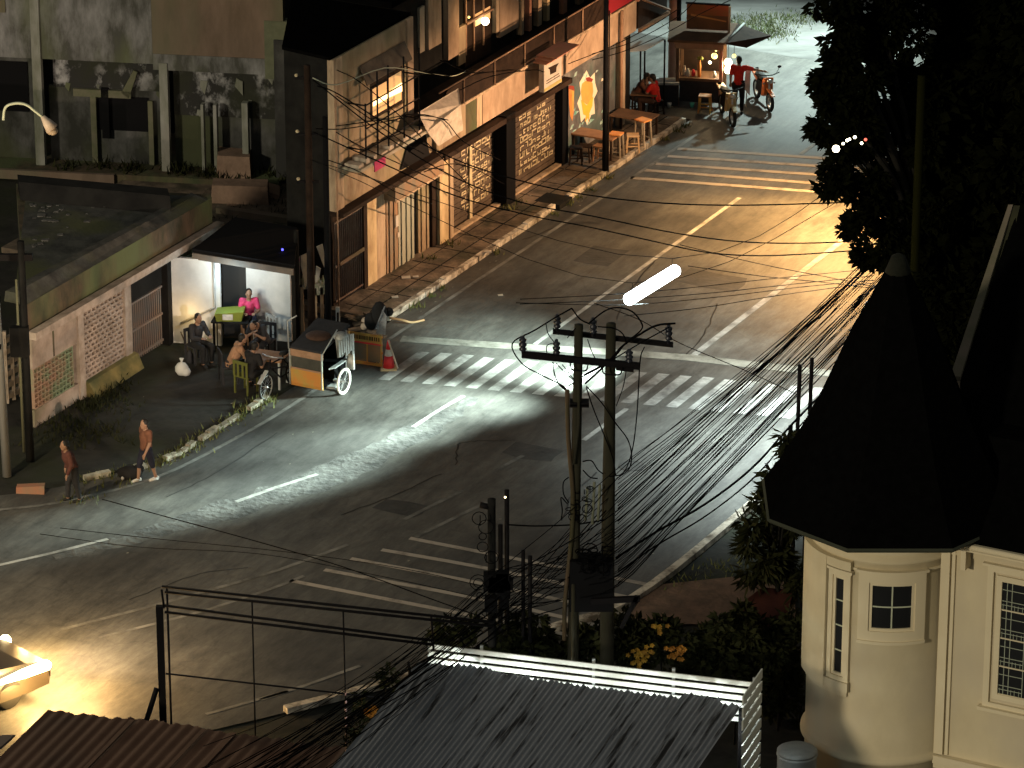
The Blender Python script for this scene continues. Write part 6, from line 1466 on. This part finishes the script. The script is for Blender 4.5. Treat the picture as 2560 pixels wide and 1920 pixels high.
for k, (px, py, ma, lab) in enumerate(((1673, 268, BAGW, 'white cup lying on the ground beside the stall'), (1730, 268, mat('teal', (.1, .5, .42)), 'teal plastic cup lying on the ground in front of the stall'))):
    t = thing('cup', lab, 'cup', G(px, py)); q = MB(); q.lathe([(.045, 0), (.07, .13), (.05, .13)], G(px, py), 10); q.build('cup', ma, t)
wp = thing('hanging_cloth', 'white cloth hanging beside the person in the red shirt', 'cloth', G(1866, 268)); p = G(1866, 268)
q = MB(); q.slab([p + Vector((-.07, 0, .55)), p + Vector((.07, 0, .35)), p + Vector((.09, 0, 1.15)), p + Vector((-.04, 0, 1.2))], (.02, .05, 0)); q.tube([(p.x, p.y + .03, 0), (p.x, p.y + .03, 1.25)], .015, 5); q.build('cloth', C_WHITE, wp)

# ------------------------------------------------------------------ SMALL THINGS on the pavement corner
tc = thing('traffic_cone', 'red and white traffic cone at the left end of the crosswalk', 'traffic cone', G(972, 921)); p = G(972, 921)
q = MB(); q.box((p.x - .19, p.y - .19, 0), (p.x + .19, p.y + .19, .04)); q.build('base', mat('cone_base', (.5, .38, .22)), tc)
q = MB(); q.lathe([(.14, .04), (.10, .34)], p, 16); q.lathe([(.066, .50), (.03, .72)], p, 16); q.build('cone', REDP, tc); q = MB(); q.lathe([(.10, .34), (.066, .50)], p, 16); q.build('band', C_WHITE, tc)
q = MB(); q.tube([p + Vector((.0, -.05, .74)), p + Vector((.22, -.12, .05))], .022, 5); q.build('strap', SIGNW, tc)
br = thing('barricade', 'orange brown wooden barricade board with faint lettering beside the traffic cone', 'barricade', G(915, 918))
p0, p1 = G(876, 908), G(955, 920); dx = (p1 - p0); 
TB = lambda p: p0 + dx * p[0] + Vector((-.1, .45, 0)) * p[1] + Vector((0, 0, p[2]))
q = MB(TB); q.box((0, 0, .60), (1, .05, .82)); q.box((0, 0, .02), (1, .06, .10)); q.box((0, 0, .1), (.04, .05, .6)); q.box((.52, 0, .1), (.56, .05, .6)); q.box((.96, 0, .1), (1, .05, .6)); q.build('frame', ORANGEP, br)
q = MB(TB); q.box((.04, .06, .12), (.96, .08, .60)); q.build('panel', RUSTW, br)
q = MB(TB); q.box((.03, -.012, .56), (.97, -.003, .60)); q.build('stripe', REDP, br)
q = MB(TB); x = .08
while x < .9: q.box((x, -.010, .66), (x + .035, -.002, .76)); x += ru(.05, .075)
q.build('lettering', DARKB, br)
q = MB(TB); q.box((.05, .7, 0), (.09, .8, .7)); q.box((.9, .7, 0), (.94, .8, .7)); q.build('rear_leg', ORANGEP, br)
bgp = thing('covered_post', 'black plastic sacks and grey sheet tied around a striped post near the crosswalk end', 'post', G(952, 912)); p = G(952, 912)
q = MB(); q.tube([p, p + Vector((0, 0, .95))], .05, 8); q.build('post', GRAF, bgp)
q = MB()
for k in range(4): q.tube([p + Vector((0, 0, .08 + k * .2)), p + Vector((0, 0, .14 + k * .2))], .055, 8)
q.build('band', MUR_O, bgp)
q = MB(); q.ball(p + Vector((-.02, .1, 1.25)), (.20, .2, .34), 12); q.ball(p + Vector((-.22, .1, 1.08)), (.17, .15, .24), 10); q.ball(p + Vector((.2, .15, 1.3)), (.12, .1, .12), 8); q.build('black_sack', C_BLACK, bgp)
q = MB(); q.slab([p + Vector((-.1, -.1, .85)), p + Vector((.12, -.1, .80)), p + Vector((.16, -.1, 1.25)), p + Vector((.05, -.1, 1.42))], (.0, .05, .02)); q.tube([p + Vector((-.12, -.12, .95)), p + Vector((.12, -.14, 1.55))], .02, 6); q.build('grey_sheet', mat('grey_plastic', (.30, .32, .35), (.12, .13, .15), .4, 6), bgp)
rb = thing('rubble_pile', 'pile of broken slabs and scrap on the pavement corner behind the barricade', 'rubble', G(905, 830)); q = MB(); random.seed(77)
for k in range(26):
    c = G(ru(855, 950), ru(790, 860), .13); s = ru(.06, .22); a = ru(0, 3); d1 = Vector((math.cos(a), math.sin(a), ru(-.1, .3))) * s; d2 = Vector((-math.sin(a), math.cos(a), ru(-.1, .2))) * s * ru(.3, .8)
    q.slab([c - d1 - d2, c + d1 - d2, c + d1 + d2, c - d1 + d2], (0, 0, ru(.02, .06)))
q.build('slabs', PAVE, rb)
q = MB(); random.seed(78)
for k in range(5):
    c = G(ru(900, 950), ru(800, 830), .15); q.ball(c + Vector((0, 0, .05)), (ru(.06, .14), ru(.06, .12), ru(.05, .1)), 7)
q.build('scraps', TARP, rb)
kb = thing('broken_branch', 'yellowish broken branch lying at the kerb end in front of the black sacks', 'branch', G(1010, 800)); q = MB()
q.tube(smooth([G(975, 795, .1), G(1005, 800, .15), G(1030, 806, .06), G(1060, 800, .03)], 3), .03, 6); q.build('stem', WOODL, kb)
pap = [(1005, 697, 'larger white sheet of paper on the pavement before the sheet doors', .22), (1033, 694, 'smaller white paper scrap on the pavement before the sheet doors', .14), (980, 745, 'white paper scrap on the pavement near the bare wall', .16), (1246, 740, 'white scrap lying on the dark road surface', .12), (1212, 632, 'flattened pale carton lying beside the kerb', .18)]
for px, py, lab, s in pap:
    p = G(px, py, .14 if px < 1100 else (.155 if px < 1220 else .01)); q = MB(); q.slab([p, p + Vector((s, .02, 0)), p + Vector((s * .9, s * .9, .01)), p + Vector((-.02, s * .8, 0))], (0, 0, .006)); tag(q.build('paper', SIGNW), lab, 'paper')
flg = thing('brick', 'reddish painted block lying on the dark verge at the far left', 'block', G(80, 1232)); p = G(80, 1232)
q = MB(); q.slab([p + Vector((-.35, -.05, .0)), p + Vector((.28, -.10, .0)), p + Vector((.28, .0, .16)), p + Vector((-.35, .02, .12))], (0, .2, 0)); q.build('block', mat('red_block', (.30, .13, .08), (.2, .15, .1), .9, 3), flg)
mk = thing('kerb_marker', 'small white and dark kerb marker standing by the thin pipe at the gate', 'marker', G(845, 828)); p = G(845, 828, .13)
q = MB(); q.box((p.x - .05, p.y, .13), (p.x + .05, p.y + .06, .75)); q.build('plate', SIGNW, mk); q = MB(); q.box((p.x - .025, p.y - .008, .3), (p.x + .025, p.y - .002, .62)); q.build('panel', DARKB, mk)
